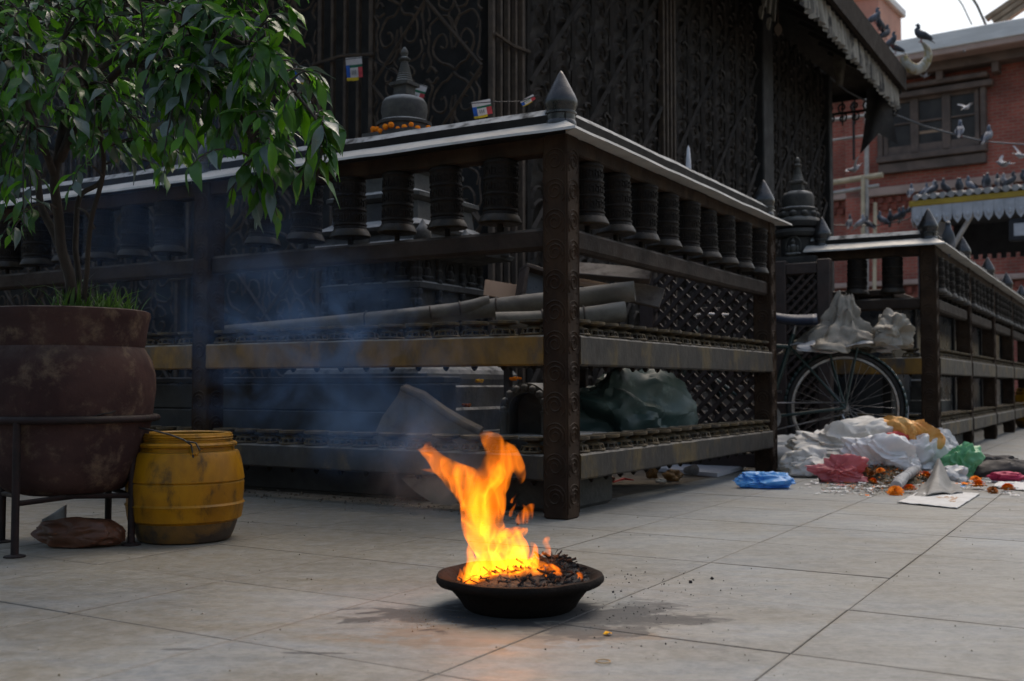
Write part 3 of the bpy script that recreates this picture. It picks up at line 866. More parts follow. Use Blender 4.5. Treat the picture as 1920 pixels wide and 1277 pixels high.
# arched niche standing on the steps
q = MB()
N_ = 14
arch = [(.11 * math.cos(math.pi * i / N_), .10 + .11 * math.sin(math.pi * i / N_)) for i in range(N_ + 1)]
full = [(.11, 0)] + arch + [(-.11, 0)]
inner = [(.07, 0)] + [(x * .64, .10 + (z - .10) * .64) for x, z in arch] + [(-.07, 0)]
vs = []
for d in (0, -.30):
    vs += [(x, d, z) for x, z in full]
n0 = len(full)
fs = [(i, n0 + i, n0 + i + 1, i + 1) for i in range(n0 - 1)] + [tuple(range(n0, 2 * n0))[::-1]]
vs += [(x, 0, z) for x, z in inner] + [(x, -.12, z) for x, z in inner]
fs += [(i, i + 1, 2 * n0 + i + 1, 2 * n0 + i) for i in range(n0 - 1)] + [(2 * n0 + i, 2 * n0 + i + 1, 3 * n0 + i + 1, 3 * n0 + i) for i in range(n0 - 1)] + [tuple(range(3 * n0, 4 * n0))]
q.add([(x, -y, z) for x, y, z in vs], fs)
for i in range(9):
    a = math.pi * i / 8; q.ball((.09 * math.cos(a), -.012, .10 + .09 * math.sin(a)), .017, 6, 4)
for sx in (-1, 1): q.lathe([(.018, 0), (.014, .02), (.014, .08), (.02, .095)], (sx * .088, -.02, 0), 8)
nic = q.build("arched_niche", MT['stone'], ch, fix=True, smooth=50)
pn = PV(985, 815, VC + .20); inv = Matrix.Rotation(-ANG, 3, 'Z')
lp = inv @ (pn - ch_loc); nic.location = (lp.x, lp.y, .287 if False else .30); nic.rotation_euler = (0, 0, R(-78))
q = MB(); q.cbox((lp.x + .16, lp.y, .15), (.46, .42, .30), .015); q.build("side_step", MT['stone'], ch)
# marigold garland round the foot of the dome
MT['marigold'] = pm("orange_marigold", (.92, .27, .010), (.80, .18, .008), 60, .8, bump=.6, bscale=260, spec=.2)
MT['marigold_y'] = pm("yellow_marigold", (.75, .42, .02), (.65, .3, .015), 60, .8, bump=.6, bscale=260, spec=.2)
MT['marigold_d'] = pm("withered_marigold", (.33, .09, .012), (.16, .06, .015), 60, .85, bump=.6, bscale=260, spec=.2)
q = MB()
for i in range(30):
    a = 2 * math.pi * i / 30; r = .160 + .006 * rnd.random()
    q.ball((r * math.cos(a), r * math.sin(a), 1.802 + .012 * math.sin(i * 1.9)), .012 + .005 * rnd.random(), 7, 5)
q.v = [tuple(Vector((0, 0, 0)) + Vector(v)) for v in q.v]
tag(q.build("marigold_garland", MT['marigold'], loc=ch_loc, smooth=60), "orange marigold garland round the foot of the stone shrine's dome", "garland")
# shrine above the small lattice screen
c3 = P(1500, 700, 7.75); c3.z = 0
ch2 = chaitya("stone_shrine", "small dark stone shrine with stacked mouldings standing above the small lattice screen", c3, 1.765, .82)
def tier2(name, prof, mat='stone_dark'):
    q = MB(); q.lathe(prof, n=28); return q.build(name, MT[mat], ch2, smooth=35)
tier2("moulding", [(.10, 1.63), (.155, 1.645), (.165, 1.68), (.155, 1.70), (.13, 1.715), (.128, 1.765)])
for i in range(10):
    a = 2 * math.pi * i / 10; q = MB(); q.ball((.125 * math.cos(a), .125 * math.sin(a), 1.735), (.03, .03, .026), 7, 5); q.build("petal", MT['stone_dark'], ch2, smooth=60)
tier2("moulding", [(.11, 1.565), (.16, 1.575), (.17, 1.60), (.16, 1.625), (.11, 1.632)])
tier2("drum", [(.125, 1.42), (.128, 1.56)])
q = MB(); sqring(q, (0, 0, 0), [(.17, 0), (.17, 1.40), (.165, 1.42)]); q.build("pedestal", MT['stone_dark'], ch2)
for sgn in (-1, 1):
    q = MB()
    for (x, y) in ((-.171, sgn * .075),) if sgn < 0 else ((sgn * 0, -.171),):
        figure(q, (lambda a, z, d: Vector((-.13 - d * 1.2, a, 1.42 + z))) if sgn < 0 else (lambda a, z, d: Vector((a, -.13 - d * 1.2, 1.42 + z))), .16)
    q.build("carved_figure", MT['stone'], ch2, smooth=60)
# a third one behind the farther railing
c4 = P(1712, 700, 8.6); c4.z = 0
ch3 = chaitya("stone_shrine", "pale stepped stone shrine low behind the farther railing, next to the bicycle wheel", c4, .52, .9)
q = MB(); sqring(q, (0, 0, 0), [(.34, 0), (.34, .16), (.30, .165), (.30, .28), (.25, .285), (.25, .38), (.19, .385), (.19, .49)]); q.build("step", MT['stone'], ch3)

# ------------------------------------------------------------------ clutter inside the railing
def crumple(name, mat, c, r, seed, amp=.35, freq=3.0, sub=4, parent=None, flat=True, squash=1.0, rz=0.0):
    """limp folded cloth or film: broad bulges creased by long directional folds"""
    bm = bmesh.new(); bmesh.ops.create_icosphere(bm, subdivisions=sub, radius=1.0)
    rr = random.Random(seed); M_ = Matrix.Rotation(rz, 3, 'Z')
    def rot(): return Euler((rr.uniform(0, 6.3), rr.uniform(0, 6.3), rr.uniform(0, 6.3))).to_matrix()
    fr = [(rot(), Vector((rr.uniform(-50, 50), rr.uniform(-50, 50), rr.uniform(-50, 50)))) for _ in range(5)]
    def fold(p, k, f, st):
        m, o = fr[k]; q = m @ p
        return noise.noise(Vector((q.x * f, q.y * f / st, q.z * f / st)) + o)
    for v in bm.verts:
        p = v.co.copy()
        wp = p + Vector((fold(p, 0, 1.3, 1), fold(p, 1, 1.3, 1), fold(p, 2, 1.3, 1))) * .45
        b = fold(p, 3, freq * .55, 1)
        f1 = 1 - 2 * abs(fold(wp, 0, freq * .95, 3.2)); f2 = 1 - 2 * abs(fold(wp, 1, freq * 1.8, 3.0)); f3 = 1 - 2 * abs(fold(wp, 2, freq * 3.3, 2.6)); f4 = noise.voronoi(wp * freq * 1.7 + fr[4][1])[0][0]; f5 = noise.voronoi(wp * freq * 3.6 + fr[3][1])[0][0]
        k = 1 + amp * (1.0 * b + .55 * (f1 - .55) + .34 * (f2 - .55) + .10 * (f3 - .55) - .42 * (f4 - .4) - .17 * (f5 - .4))
        q = p * max(.3, k)
        q = Vector((q.x * r[0], q.y * r[1], q.z * r[2]))
        if flat and q.z < -r[2] * .62: q.z = -r[2] * .62 + (q.z + r[2] * .62) * .08
        v.co = M_ @ q
    zmin = min(v.co.z for v in bm.verts)
    for v in bm.verts: v.co.z -= zmin
    me = bpy.data.meshes.new(name); bm.to_mesh(me); bm.free()
    me.polygons.foreach_set("use_smooth", [True] * len(me.polygons)); me.materials.append(mat); me.set_sharp_from_angle(angle=R(30))
    return link(name, me, parent, c)
def sheet(name, mat, fn, nu=28, nv=28, parent=None, th=.002, loc=(0, 0, 0), smooth=45):
    mb = MB(); mb.grid(fn, nu, nv)
    o = mb.build(name, mat, parent, loc=loc, smooth=smooth)
    md = o.modifiers.new("thick", 'SOLIDIFY'); md.thickness = th; md.offset = 0
    return o
MT['roll'] = pm("dusty_grey_rolled_carpet", (.17, .155, .13), (.11, .098, .082), 9, .9, bump=.25, bscale=70, dust=.6, dustcol=(.32, .30, .27))
MT['card'] = pm("plain_cardboard", (.40, .27, .18), (.34, .225, .15), 7, .85, bump=.1)
MT['oldwood'] = pm("dusty_brown_boards", (.06, .042, .032), (.036, .027, .022), 7, .75, bump=.3, dust=.8, dustcol=(.2, .175, .15))
MT['glass_dull'] = pm("dusty_glass", (.10, .11, .12), (.07, .075, .08), 6, .3, bump=.02)
MT['tarp'] = pm("faded_green_tarpaulin", (.045, .082, .074), (.03, .055, .05), 4, .5, bump=.1, bscale=25, c3=(.13, .19, .175), c3scale=5, c3lo=.55, c3hi=.68)
MT['blackboard'] = pm("black_painted_boards", (.012, .012, .013), (.02, .019, .018), 6, .7, bump=.2, dust=.7, dustcol=(.13, .125, .12))
MT['canvas'] = pm("stained_beige_fibreboard", (.17, .14, .105), (.115, .095, .072), 6, .9, bump=.5, bscale=35, c3=(.07, .058, .045), c3scale=4, c3lo=.5, c3hi=.66)
# long low chest on the left, coloured black to fill the dark interior
la = PV(250, 800, VC + .27); lb = PV(832, 800, VC + .27)
chest = thing("wooden_chest", "long low chest of black boards filling the dark gap behind the left run of the railing", "chest", ((la.x + lb.x) / 2, (la.y + lb.y) / 2, 0), ANG)
cl = (Vector((la.x, la.y, 0)) - Vector((lb.x, lb.y, 0))).length
for k in range(4):
    q = MB(); q.cbox((-.02 + .003 * k, 0, .07 + k * .125), (.025, cl, .12), .004); q.build("board", MT['blackboard'], chest)
q = MB(); q.cbox((.045, 0, .525), (.14, cl + .03, .03), .005); q.build("lid", MT['blackboard'], chest)
q = MB(); q.box((.06, 0, .25), (.10, cl - .02, .5)); q.build("body", MT['blackboard'], chest)
# rolls lying across the two lamp rails
def roll(label, a, b, r, mat, hole=.45):
    t = thing("carpet_roll", label, "roll", a)
    d = b - a; mb = MB(); n_ = 24; N_ = 26
    up = Vector((0, 0, 1)); side = d.cross(up).normalized(); up2 = side.cross(d).normalized()
    o = 0; vs = []; fs = []
    for i in range(N_ + 1):
        s = i / N_
        for k in range(n_):
            an = 2 * math.pi * k / n_
            rr = r * (.80 + .2 * s) * (1 + .06 * noise.noise((s * 6, math.cos(an), math.sin(an))))
            sag = -.012 * math.sin(math.pi * s)
            vs.append(d * s + (side * math.cos(an) + up2 * math.sin(an) * .93) * rr + Vector((0, 0, sag)))
    for i in range(N_):
        for k in range(n_):
            q = (k + 1) % n_; fs.append((i * n_ + k, i * n_ + q, (i + 1) * n_ + q, (i + 1) * n_ + k))
    fs.append(tuple(range(n_)))
    e = N_ * n_; b0 = len(vs)
    for k in range(n_):
        an = 2 * math.pi * k / n_; vs.append(d + (side * math.cos(an) + up2 * math.sin(an) * .93) * r * hole)
    for k in range(n_):
        an = 2 * math.pi * k / n_; vs.append(d * .9 + (side * math.cos(an) + up2 * math.sin(an) * .93) * r * hole)
    for k in range(n_):
        q = (k + 1) % n_
        fs.append((e + k, e + q, b0 + q, b0 + k)); fs.append((b0 + k, b0 + q, b0 + n_ + q, b0 + n_ + k))
    fs.append(tuple(b0 + n_ + k for k in range(n_)))
    mb.add(vs, fs); mb.build("roll", mat, t, fix=True, smooth=40)
    for s in (.36, .68):
        q = MB(); q.tube([d * s + (side * math.cos(2 * math.pi * k / 16) + up2 * math.sin(2 * math.pi * k / 16)) * r * (.84 + .2 * s) + Vector((0, 0, -.012 * math.sin(math.pi * s))) for k in range(17)], .004, 4); q.build("binding", MT['oldwood'], t)
    return t
rl_a = PV(425, 624, VC + .125); rl_b = PV(1190, 546, VC + .80)
roll("longest dusty grey carpet roll, its open end beyond the corner post", rl_a, rl_b, .050, MT['roll'], .72)
roll("shorter grey carpet roll on top of the long one", PV(745, 590, VC + .33), PV(918, 566, VC + .56), .032, MT['roll'], .5)
roll("thick brown carpet roll with a small hole, underneath the long grey roll", PV(930, 600, VC + .42), PV(1172, 584, VC + .72), .048, MT['roll'], .45)
# board that carries the rolls and boxes
bq = thing("plank_shelf", "dark plank bench inside the railing under the rolls and boxes", "bench", UV(UC + .40, VC + .98), ANG)
for k in range(3):
    q = MB(); q.cbox((-.16 + .16 * k, .0, .60), (.15, .68, .03), .004); q.build("plank", MT['oldwood'], bq)
for sx, sy in ((.2, .1), (.2, .3), (-.2, .3)):
    q = MB(); q.cbox((sx, sy, .292), (.035, .035, .582), .004); q.build("leg", MT['oldwood'], bq)
# cardboard, picture frame and boards
def slab_at(name, label, cat, px, py, v, w, h, th, mat, rx, ry, rz):
    t = MB(); t.cbox((0, 0, 0), (w, th, h), min(.004, th * .3))
    o = t.build(name, mat, loc=PV(px, py, v), rot=(R(rx), R(ry), R(rz))); return tag(o, label, cat)
slab_at("cardboard_sheet", "plain tan cardboard flap leaning on the grey rolls", "cardboard", 950, 546, VC + .72, .215, .082, .006, MT['card'], -20, 9, 8)
fr = thing("picture_frame", "brown framed glass box tilted behind the corner post", "frame", PV(1012, 540, VC + .78), rot=(R(-12), R(14), R(20)))
for x, z, w, h in ((0, .075, .20, .02), (0, -.075, .20, .02), (-.09, 0, .02, .13), (.09, 0, .02, .13)):
    q = MB(); q.cbox((x, 0, z), (w, .09, h), .003); q.build("frame", MT['oldwood'], fr)
q = MB(); q.box((0, .01, 0), (.16, .006, .13)); q.build("pane", MT['glass_dull'], fr)
slab_at("wooden_board", "wide brown board lying tilted under the middle rail, right of the corner post", "board", 1150, 512, VC + 1.0, .36, .10, .03, MT['oldwood'], -50, 6, -12)
slab_at("wooden_board", "thin tan board under the wide brown one, right of the corner post", "board", 1120, 535, VC + .98, .26, .05, .02, MT['card'], -60, 12, -10)
slab_at("wooden_board", "greyish board end sticking out beside the lattice screen", "board", 1195, 550, VC + 1.05, .24, .12, .018, MT['oldwood'], -35, 14, -14)
MT['bluebag'] = pm("bright_blue_plastic", (.03, .16, .60), (.02, .10, .45), 8, .35, bump=.1)
tag(crumple("plastic_scrap", MT['bluebag'], PV(1172, 488, VC + 1.1), (.06, .03, .012), 3), "scrap of bright blue plastic lying on the wide brown board", "plastic scrap")
# green tarpaulin bundle
tp = PU(1172, 812, UC + .33)
tag(crumple("tarpaulin", MT['tarp'], (tp.x, tp.y + .0, .14), (.33, .22, .25), 8, .5, 1.3, 5, rz=R(35)), "crumpled dark green tarpaulin bundled beside the lattice screen", "tarpaulin")
# broken beige board leaning inside the left run and its rubble
def fibreboard(label, poly, v, th, seed, edge):
    t = thing("broken_board", label, "broken board", PV(poly[0][0], poly[0][1], v))
    o0 = t.location.copy(); vs = []; n_ = len(poly)
    pts = [PV(x, y, v + .10 * (880 - y) / 150) - o0 for x, y in poly]
    bk = D2 * th
    mb = MB(); mb.add(pts + [p + bk + Vector((0, 0, .01)) for p in pts], [tuple(range(n_)), tuple(range(2 * n_ - 1, n_ - 1, -1))] + [(i, (i + 1) % n_, n_ + (i + 1) % n_, n_ + i) for i in range(n_)])
    o = mb.build("board", MT['canvas'], t, fix=True)
    if edge:
        q = MB(); a = [PV(x, y, v - .012 + .10 * (880 - y) / 150) - o0 for x, y in edge]
        q.tube(a, [.012, .016, .015, .013, .012][:len(a)], 6, flat=.6); q.build("folded_edge", MT['canvas'], t, smooth=60)
fibreboard("jagged beige board leaning inside the left run of the railing above the flame", [(692, 838), (716, 782), (745, 742), (754, 724), (790, 738), (830, 768), (868, 790), (900, 806), (896, 824), (860, 842), (790, 850)], VC + .10, .03, 1, [(752, 728), (790, 744), (832, 774), (870, 797), (900, 812)])
fibreboard("beige broken board foot standing under the bottom rail behind the flame", [(752, 897), (850, 895), (872, 906), (866, 938), (842, 948), (812, 944), (778, 922)], VC + .02, .05, 2, None)

for px, py, v, mk in ((966, 716, VC + .42, 'marigold'), (898, 720, VC + .42, 'marigold_y'), (1000, 760, VC + .40, 'marigold_d'), (875, 766, VC + .40, 'marigold_d')):
    q = MB()
    for i in range(14):
        q.ball((rnd.gauss(0, .008), rnd.gauss(0, .008), .010 + rnd.random() * .008), (.008, .008, .006), 6, 4)
    tag(q.build("marigold", MT[mk], loc=PV(px, py, v), smooth=60), {"marigold": "orange marigold head on the upper step of the big shrine", "marigold_y": "yellow flower head on the upper step of the big shrine", "marigold_d": "withered flower on the step of the big shrine " + ("beside the arched niche" if px > 950 else "above the flame")}[mk], "marigold")
# ------------------------------------------------------------------ brick building at the back
YB = 28.0
BA = R(-35.5)                                           # heading of its wall: to the right and nearer
BD = Vector((math.cos(BA), math.sin(BA), 0)); BN = Vector((math.sin(BA), -math.cos(BA), 0))   # BN points to us
B0 = P(1750, 722, YB); B0.z = 0
def onB(px, py, d=0.0):
    r = ray(px, py); t = (B0 + BN * d - EYE).dot(BN) / r.dot(BN); return EYE + r * t
def locB(px, py, d=0.0):
    p = onB(px, py, d) - B0; return p.dot(BD), p.z
def brick_mat():
    m = bpy.data.materials.new("red_brickwork"); m.use_nodes = True
    nt = m.node_tree; N = nt.nodes; L = nt.links; bs = N["Principled BSDF"]
    tc = N.new("ShaderNodeTexCoord"); mp = N.new("ShaderNodeMapping"); mp.inputs["Rotation"].default_value = (R(90), 0, 0)
    L.new(tc.outputs["Object"], mp.inputs["Vector"])
    b = N.new("ShaderNodeTexBrick"); b.inputs["Scale"].default_value = 1.0
    b.inputs["Brick Width"].default_value = .24; b.inputs["Row Height"].default_value = .085; b.inputs["Mortar Size"].default_value = .012
    b.inputs["Color1"].default_value = (.43, .108, .074, 1); b.inputs["Color2"].default_value = (.33, .083, .060, 1); b.inputs["Mortar"].default_value = (.33, .185, .14, 1)
    L.new(mp.outputs[0], b.inputs["Vector"])
    n = N.new("ShaderNodeTexNoise"); n.inputs["Scale"].default_value = .9; n.inputs["Detail"].default_value = 8; L.new(tc.outputs["Object"], n.inputs["Vector"])
    r = N.new("ShaderNodeMapRange"); r.inputs["From Min"].default_value = .35; r.inputs["From Max"].default_value = .7; r.inputs["To Min"].default_value = .55; r.inputs["To Max"].default_value = 1.3
    L.new(n.outputs[0], r.inputs["Value"])
    mx = N.new("ShaderNodeMix"); mx.data_type = 'RGBA'; mx.blend_type = 'MULTIPLY'; mx.inputs[0].default_value = 1
    cc = N.new("ShaderNodeCombineColor")
    for i in range(3): L.new(r.outputs[0], cc.inputs[i])
    L.new(b.outputs[0], mx.inputs[6]); L.new(cc.outputs[0], mx.inputs[7]); L.new(mx.outputs[2], bs.inputs["Base Color"])
    bs.inputs["Roughness"].default_value = .85
    bp = N.new("ShaderNodeBump"); bp.inputs["Strength"].default_value = .4; bp.inputs["Distance"].default_value = .02
    L.new(b.outputs["Fac"], bp.inputs["Height"]); bp.invert = True; L.new(bp.outputs[0], bs.inputs["Normal"])
    return m
MT['brick'] = brick_mat()
MT['plaster'] = pm("pinkish_stone_band", (.46, .33, .28), (.37, .265, .225), 1.5, .85, bump=.1, bscale=12)
MT['white_fascia'] = pm("weathered_white_fascia", (.82, .81, .79), (.68, .67, .65), 1.2, .7, bump=.1, bscale=10, stretch=(1, 1, 4))
MT['greywood'] = pm("weathered_grey_window_wood", (.17, .122, .10), (.105, .078, .066), 2, .8, bump=.2, bscale=20)
MT['pane'] = pm("dark_window_glass", (.03, .027, .027), (.05, .045, .042), 1.5, .45, bump=0, spec=.25)
MT['redwood'] = pm("dark_red_dentil_brick", (.24, .066, .042), (.17, .052, .036), 3, .85, bump=.2, bscale=20)
bld = thing("brick_building", "red brick building with a carved wooden window and dentil courses behind the courtyard", "building", B0, BA)
s0, _ = locB(1500, 400); s1, _ = locB(2100, 400)
zr0 = locB(1750, 86)[1]; zr1 = zr0
ztop = zr0
q = MB(); q.box(((s0 + s1) / 2 - 3, 3.0, ztop / 2), (s1 - s0 + 8, 6.0, ztop)); q.build("wall", MT['brick'], bld)
def bandB(name, py0, py1, proud, mat, at=1780, a=None, b=None):
    z1 = locB(at, py0, proud)[1]; z0 = locB(at, py1, proud)[1]
    a = s0 - 3 if a is None else a; b = s1 if b is None else b
    q = MB(); q.cbox(((a + b) / 2, -proud / 2, (z0 + z1) / 2), (b - a, proud, z1 - z0), .02); return q.build(name, MT[mat], bld), z0, z1
bandB("eave_fascia", 58, 88, 1.0, 'white_fascia', 1780)
bandB("eave_underside", 88, 100, .96, 'plaster', 1780)
bandB("eave_soffit", 100, 128, .45, 'greywood', 1780)
for k in range(12):
    q = MB(); zz = locB(1780, 128)[1]; q.box((s0 + 1.2 + k * 1.35, -.2, zz - .12), (.16, .36, .5)); q.build("eave_bracket", MT['greywood'], bld)
bandB("string_course", 338, 354, .16, 'plaster', 1780)
zc = locB(1780, 356)[1]
for row in range(2):
    q = MB(); off = .12 * row
    for k in range(int((s1 - s0 + 3) / .24)):
        q.box((s0 - 3 + off + k * .24, -.05, zc - .12 - row * .2), (.12, .10, .14))
    o = q.build("dentil_course", MT['redwood'], bld); o["kind"] = "stuff"
bandB("string_course", 516, 526, .16, 'plaster', 1850)
q = MB(); zc = locB(1850, 528)[1]
for k in range(int((s1 - s0 + 3) / .24)): q.box((s0 - 3 + k * .24, -.05, zc - .12), (.12, .10, .16))
q.build("dentil_course", MT['redwood'], bld)["kind"] = "stuff"
for px in (1606, 1958):
    a = locB(px, 300)[0]; q = MB(); q.cbox((a, -.08, ztop / 2 - .4), (.55, .16, ztop - .9), .02); q.build("pilaster", MT['brick'], bld)
# the window
wx0, wx1 = locB(1652, 240)[0], locB(1846, 240)[0]
wz0, wz1 = locB(1750, 290)[1], locB(1750, 178)[1]
ww = wx1 - wx0
win = MB()
win.cbox(((wx0 + wx1) / 2, -.10, wz1 + .06), (ww + .5, .28, .16), .02); win.cbox(((wx0 + wx1) / 2 + .1, -.16, wz1 + .26), (ww + .1, .36, .12), .02)
win.cbox(((wx0 + wx1) / 2, -.12, wz0 - .02), (ww + .16, .26, .16), .02); win.cbox(((wx0 + wx1) / 2, -.08, wz0 - .26), (ww + .1, .18, .26), .02)
win.cbox((wx0, -.07, (wz0 + wz1) / 2), (.14, .16, wz1 - wz0), .02); win.cbox((wx1, -.07, (wz0 + wz1) / 2), (.14, .16, wz1 - wz0), .02)
wo = win.build("window", MT['greywood'], bld)
for k in range(3):
    a = wx0 + .14 + k * (ww - .2) / 3; b = a + (ww - .2) / 3 - .10; mz = wz0 + .1
    q = MB(); q.box(((a + b) / 2, -.012, (mz + wz1) / 2), (b - a, .02, wz1 - mz)); q.build("pane", MT['pane'], wo)
    q = MB()
    for x in (a, b): q.cbox((x, -.05, (mz + wz1) / 2), (.11, .09, wz1 - mz), .01)
    q.cbox(((a + b) / 2, -.045, mz + (wz1 - mz) * .55), (b - a, .05, .05), .008); q.cbox(((a + b) / 2, -.04, mz + .1), (b - a, .06, .24), .01); q.cbox(((a + b) / 2, -.04, wz1 - .06), (b - a, .06, .1), .01)
    q.build("sash", MT['greywood'], wo)
q = MB(); q.box((wx0 + ww * .5, -.02, wz0 + .62), (ww * .25, .02, .07)); q.build("curtain_rail", MT['card'], wo)
# scrap roof timber
MT['tanwood'] = pm("pale_tan_planks", (.30, .23, .16), (.2, .15, .1), 3, .8, bump=.2)
st = onB(1895, 30, .2)
rp = thing("roof_planks", "pale planks jutting above the white roof edge at top right", "planks", st, rot=(0, R(-28), BA))
for dx, dz, l in ((0, 0, 1.6), (.25, .15, 1.3), (.1, .3, 1.2)):
    q = MB(); q.cbox((dx, 0, dz), (l, .2, .12), .01); q.build("plank", MT['tanwood'], rp)
# another house corner behind the eave pigeons
q = thing("pink_house", "pale pink house corner far beyond the temple eave", "house", P(1648, 722, 40) * 1.0, BA); q.location.z = 0
MT['pink'] = pm("pale_pink_plaster", (.62, .33, .24), (.5, .27, .2), .8, .9, bump=.05)
w = MB(); w.cbox((-1.5, 1.5, 7.8), (3.4, 3, 15.6), .03); w.build("wall", MT['pink'], q)
w = MB(); w.cbox((-1.5, 1.5, 15.4), (3.7, 3.3, .3), .03); w.build("roof_slab", MT['white_fascia'], q)

# ------------------------------------------------------------------ pipes in front of the brick wall
MT['pipe'] = pm("pale_grey_pipe", (.50, .46, .42), (.34, .31, .285), 3, .6, bump=.1)
MT['pipe_tan'] = pm("tan_bamboo_pole", (.58, .48, .33), (.42, .35, .24), 3, .7, bump=.1)
pf = thing("pole_frame", "frame of pale poles and pipes standing in front of the brick wall", "pole frame", onB(1625, 722, 2.0), BA)
pf.location.z = 0; o0 = pf.location.copy(); rinv = Matrix.Rotation(-BA, 3, 'Z')
def pole(name, a, b, r, mat, d=2.0):
    A = rinv @ (onB(a[0], a[1], d) - o0); B_ = rinv @ (onB(b[0], b[1], d) - o0)
    q = MB(); q.tube([A, A.lerp(B_, .5), B_], r, 8); q.build(name, MT[mat], pf, smooth=60)
pole("upright_pole", (1625, 130), (1625, 720), .06, 'pipe'); pole("upright_pole", (1641, 380), (1638, 720), .05, 'pipe_tan')
pole("upright_pole", (1618, 330), (1618, 720), .05, 'pipe_tan', 2.1); pole("upright_pole", (1600, 190), (1601, 300), .035, 'pennant', 2.1)
pole("crossbar", (1500, 352), (1655, 328), .075, 'pipe_tan'); pole("crossbar", (1500, 372), (1648, 348), .055, 'pipe')
pole("crossbar", (1500, 272), (1650, 250), .035, 'pipe'); pole("crossbar", (1500, 232), (1622, 217), .045, 'pipe'); 
# ------------------------------------------------------------------ pavilion roof with pigeons
YK = 18.0
KA = R(-36.0); KD = Vector((math.cos(KA), math.sin(KA), 0)); KN = Vector((math.sin(KA), -math.cos(KA), 0))
K0 = P(1718, 722, YK); K0.z = 0
kz = P(1718, 376, YK).z
kio = thing("pavilion", "small open pavilion with a scalloped white fringe and corrugated roof", "pavilion", K0, KA)
MT['tin'] = pm("grey_corrugated_tin", (.40, .40, .395), (.27, .27, .27), 2.5, .55, metal=.2, bump=.1)
MT['yellowtrim'] = pm("ochre_yellow_trim", (.42, .29, .03), (.33, .22, .025), 3, .7)
MT['fringe'] = pm("grey_white_cut_fringe", (.46, .475, .51), (.34, .355, .385), 4, .8)
MT['navy'] = pm("dark_blue_grey_soffit", (.016, .018, .023), (.024, .026, .032), 3, .8)
KL, KW = 4.2, 2.6
q = MB()
NR = int(KL / .14)
for k in range(NR):
    x = .07 + k * .14
    q.tube([(x, -.10, kz + .03), (x, KW / 2, kz + .20)], .055, 8); q.tube([(x, KW / 2, kz + .20), (x, KW + .1, kz + .03)], .055, 8)
    q.box((x + .07, KW / 4 - .04, kz + .11), (.09, 1.40, .02), Euler((R(7), 0, 0)).to_matrix()); q.box((x + .07, KW * .75 + .04, kz + .11), (.09, 1.40, .02), Euler((R(-7), 0, 0)).to_matrix())
q.build("corrugated_roof", MT['tin'], kio, smooth=50)
q = MB(); q.cbox((KL / 2, -.06, kz - .07), (KL + .1, .05, .10), .01); q.build("yellow_trim", MT['yellowtrim'], kio); q = MB(); q.cbox((-.02, KW / 2, kz - .07), (.05, KW, .10), .01); q.build("yellow_trim", MT['yellowtrim'], kio)
q = MB(); zt = kz - .122
nsc = int(KL / .16)
for side in range(2):
    for k in range(nsc if side == 0 else 16):
        c_ = .08 + k * .16
        out = [(-.078, 0), (.078, 0), (.078, -.16), (.06, -.25), (.03, -.29), (0, -.33), (-.03, -.29), (-.06, -.25), (-.078, -.16)]
        def mp3(a, z, d): return (c_ + a, -.055 - d, zt + z) if side == 0 else (-.015 - d, c_ + a, zt + z)
        vs = [mp3(a, z, d) for d in (0, .02) for a, z in out]; n_ = len(out)
        q.add(vs, [tuple(range(n_)), tuple(range(2 * n_ - 1, n_ - 1, -1))] + [(i, (i + 1) % n_, n_ + (i + 1) % n_, n_ + i) for i in range(n_)])
        q.ball(mp3(0, -.2, .025), (.028, .028, .05), 6, 4)
q.build("scalloped_fringe", MT['fringe'], kio, fix=True)
q = MB(); q.box((KL / 2, KW / 2, kz - .09), (KL - .06, KW - .1, .10)); q.build("ceiling", MT['navy'], kio)
q = MB(); q.box((KL / 2, KW - .06, kz - .42), (KL - .1, .05, .56)); 
for k in range(26): q.box((.1 + k * .16, KW - .06, kz - .74), (.09, .03, .10))
q.build("back_fringe", MT['navy'], kio)
for x, y in ((.12, .08), (KL - .12, .08), (.12, KW - .1), (KL - .12, KW - .1)):
    q = MB(); q.cbox((x, y, (kz - .13) / 2), (.14, .14, kz - .13), .015); q.build("post", MT['navy'], kio)
q = MB(); q.tube([(.25, .02, kz - 1.45), (1.0, .02, kz - .2)], .04, 6); q.build("brace", MT['pipe'], kio); q = MB(); q.tube([(1.2, KW - .2, kz - 1.6), (2.4, KW - .2, kz - .4)], .03, 6); q.build("brace", MT['pipe'], kio)
q = MB(); q.cbox((1.7, -.0, kz - .64), (.42, .10, .36), .02); lb_ = q.build("lamp_box", MT['navy'], kio)
q = MB(); q.box((1.7, -.055, kz - .64), (.26, .01, .20)); q.build("glass", MT['fringe'], lb_)
q = MB(); q.lathe([(.22, 0), (.2, .2), (.13, .3), (.15, .5), (.05, .62), (0, .9)], n=14); q.build("yellow_pinnacle", MT['yellowtrim'], kio, loc=(2.6, KW / 2, kz + .15), smooth=50)

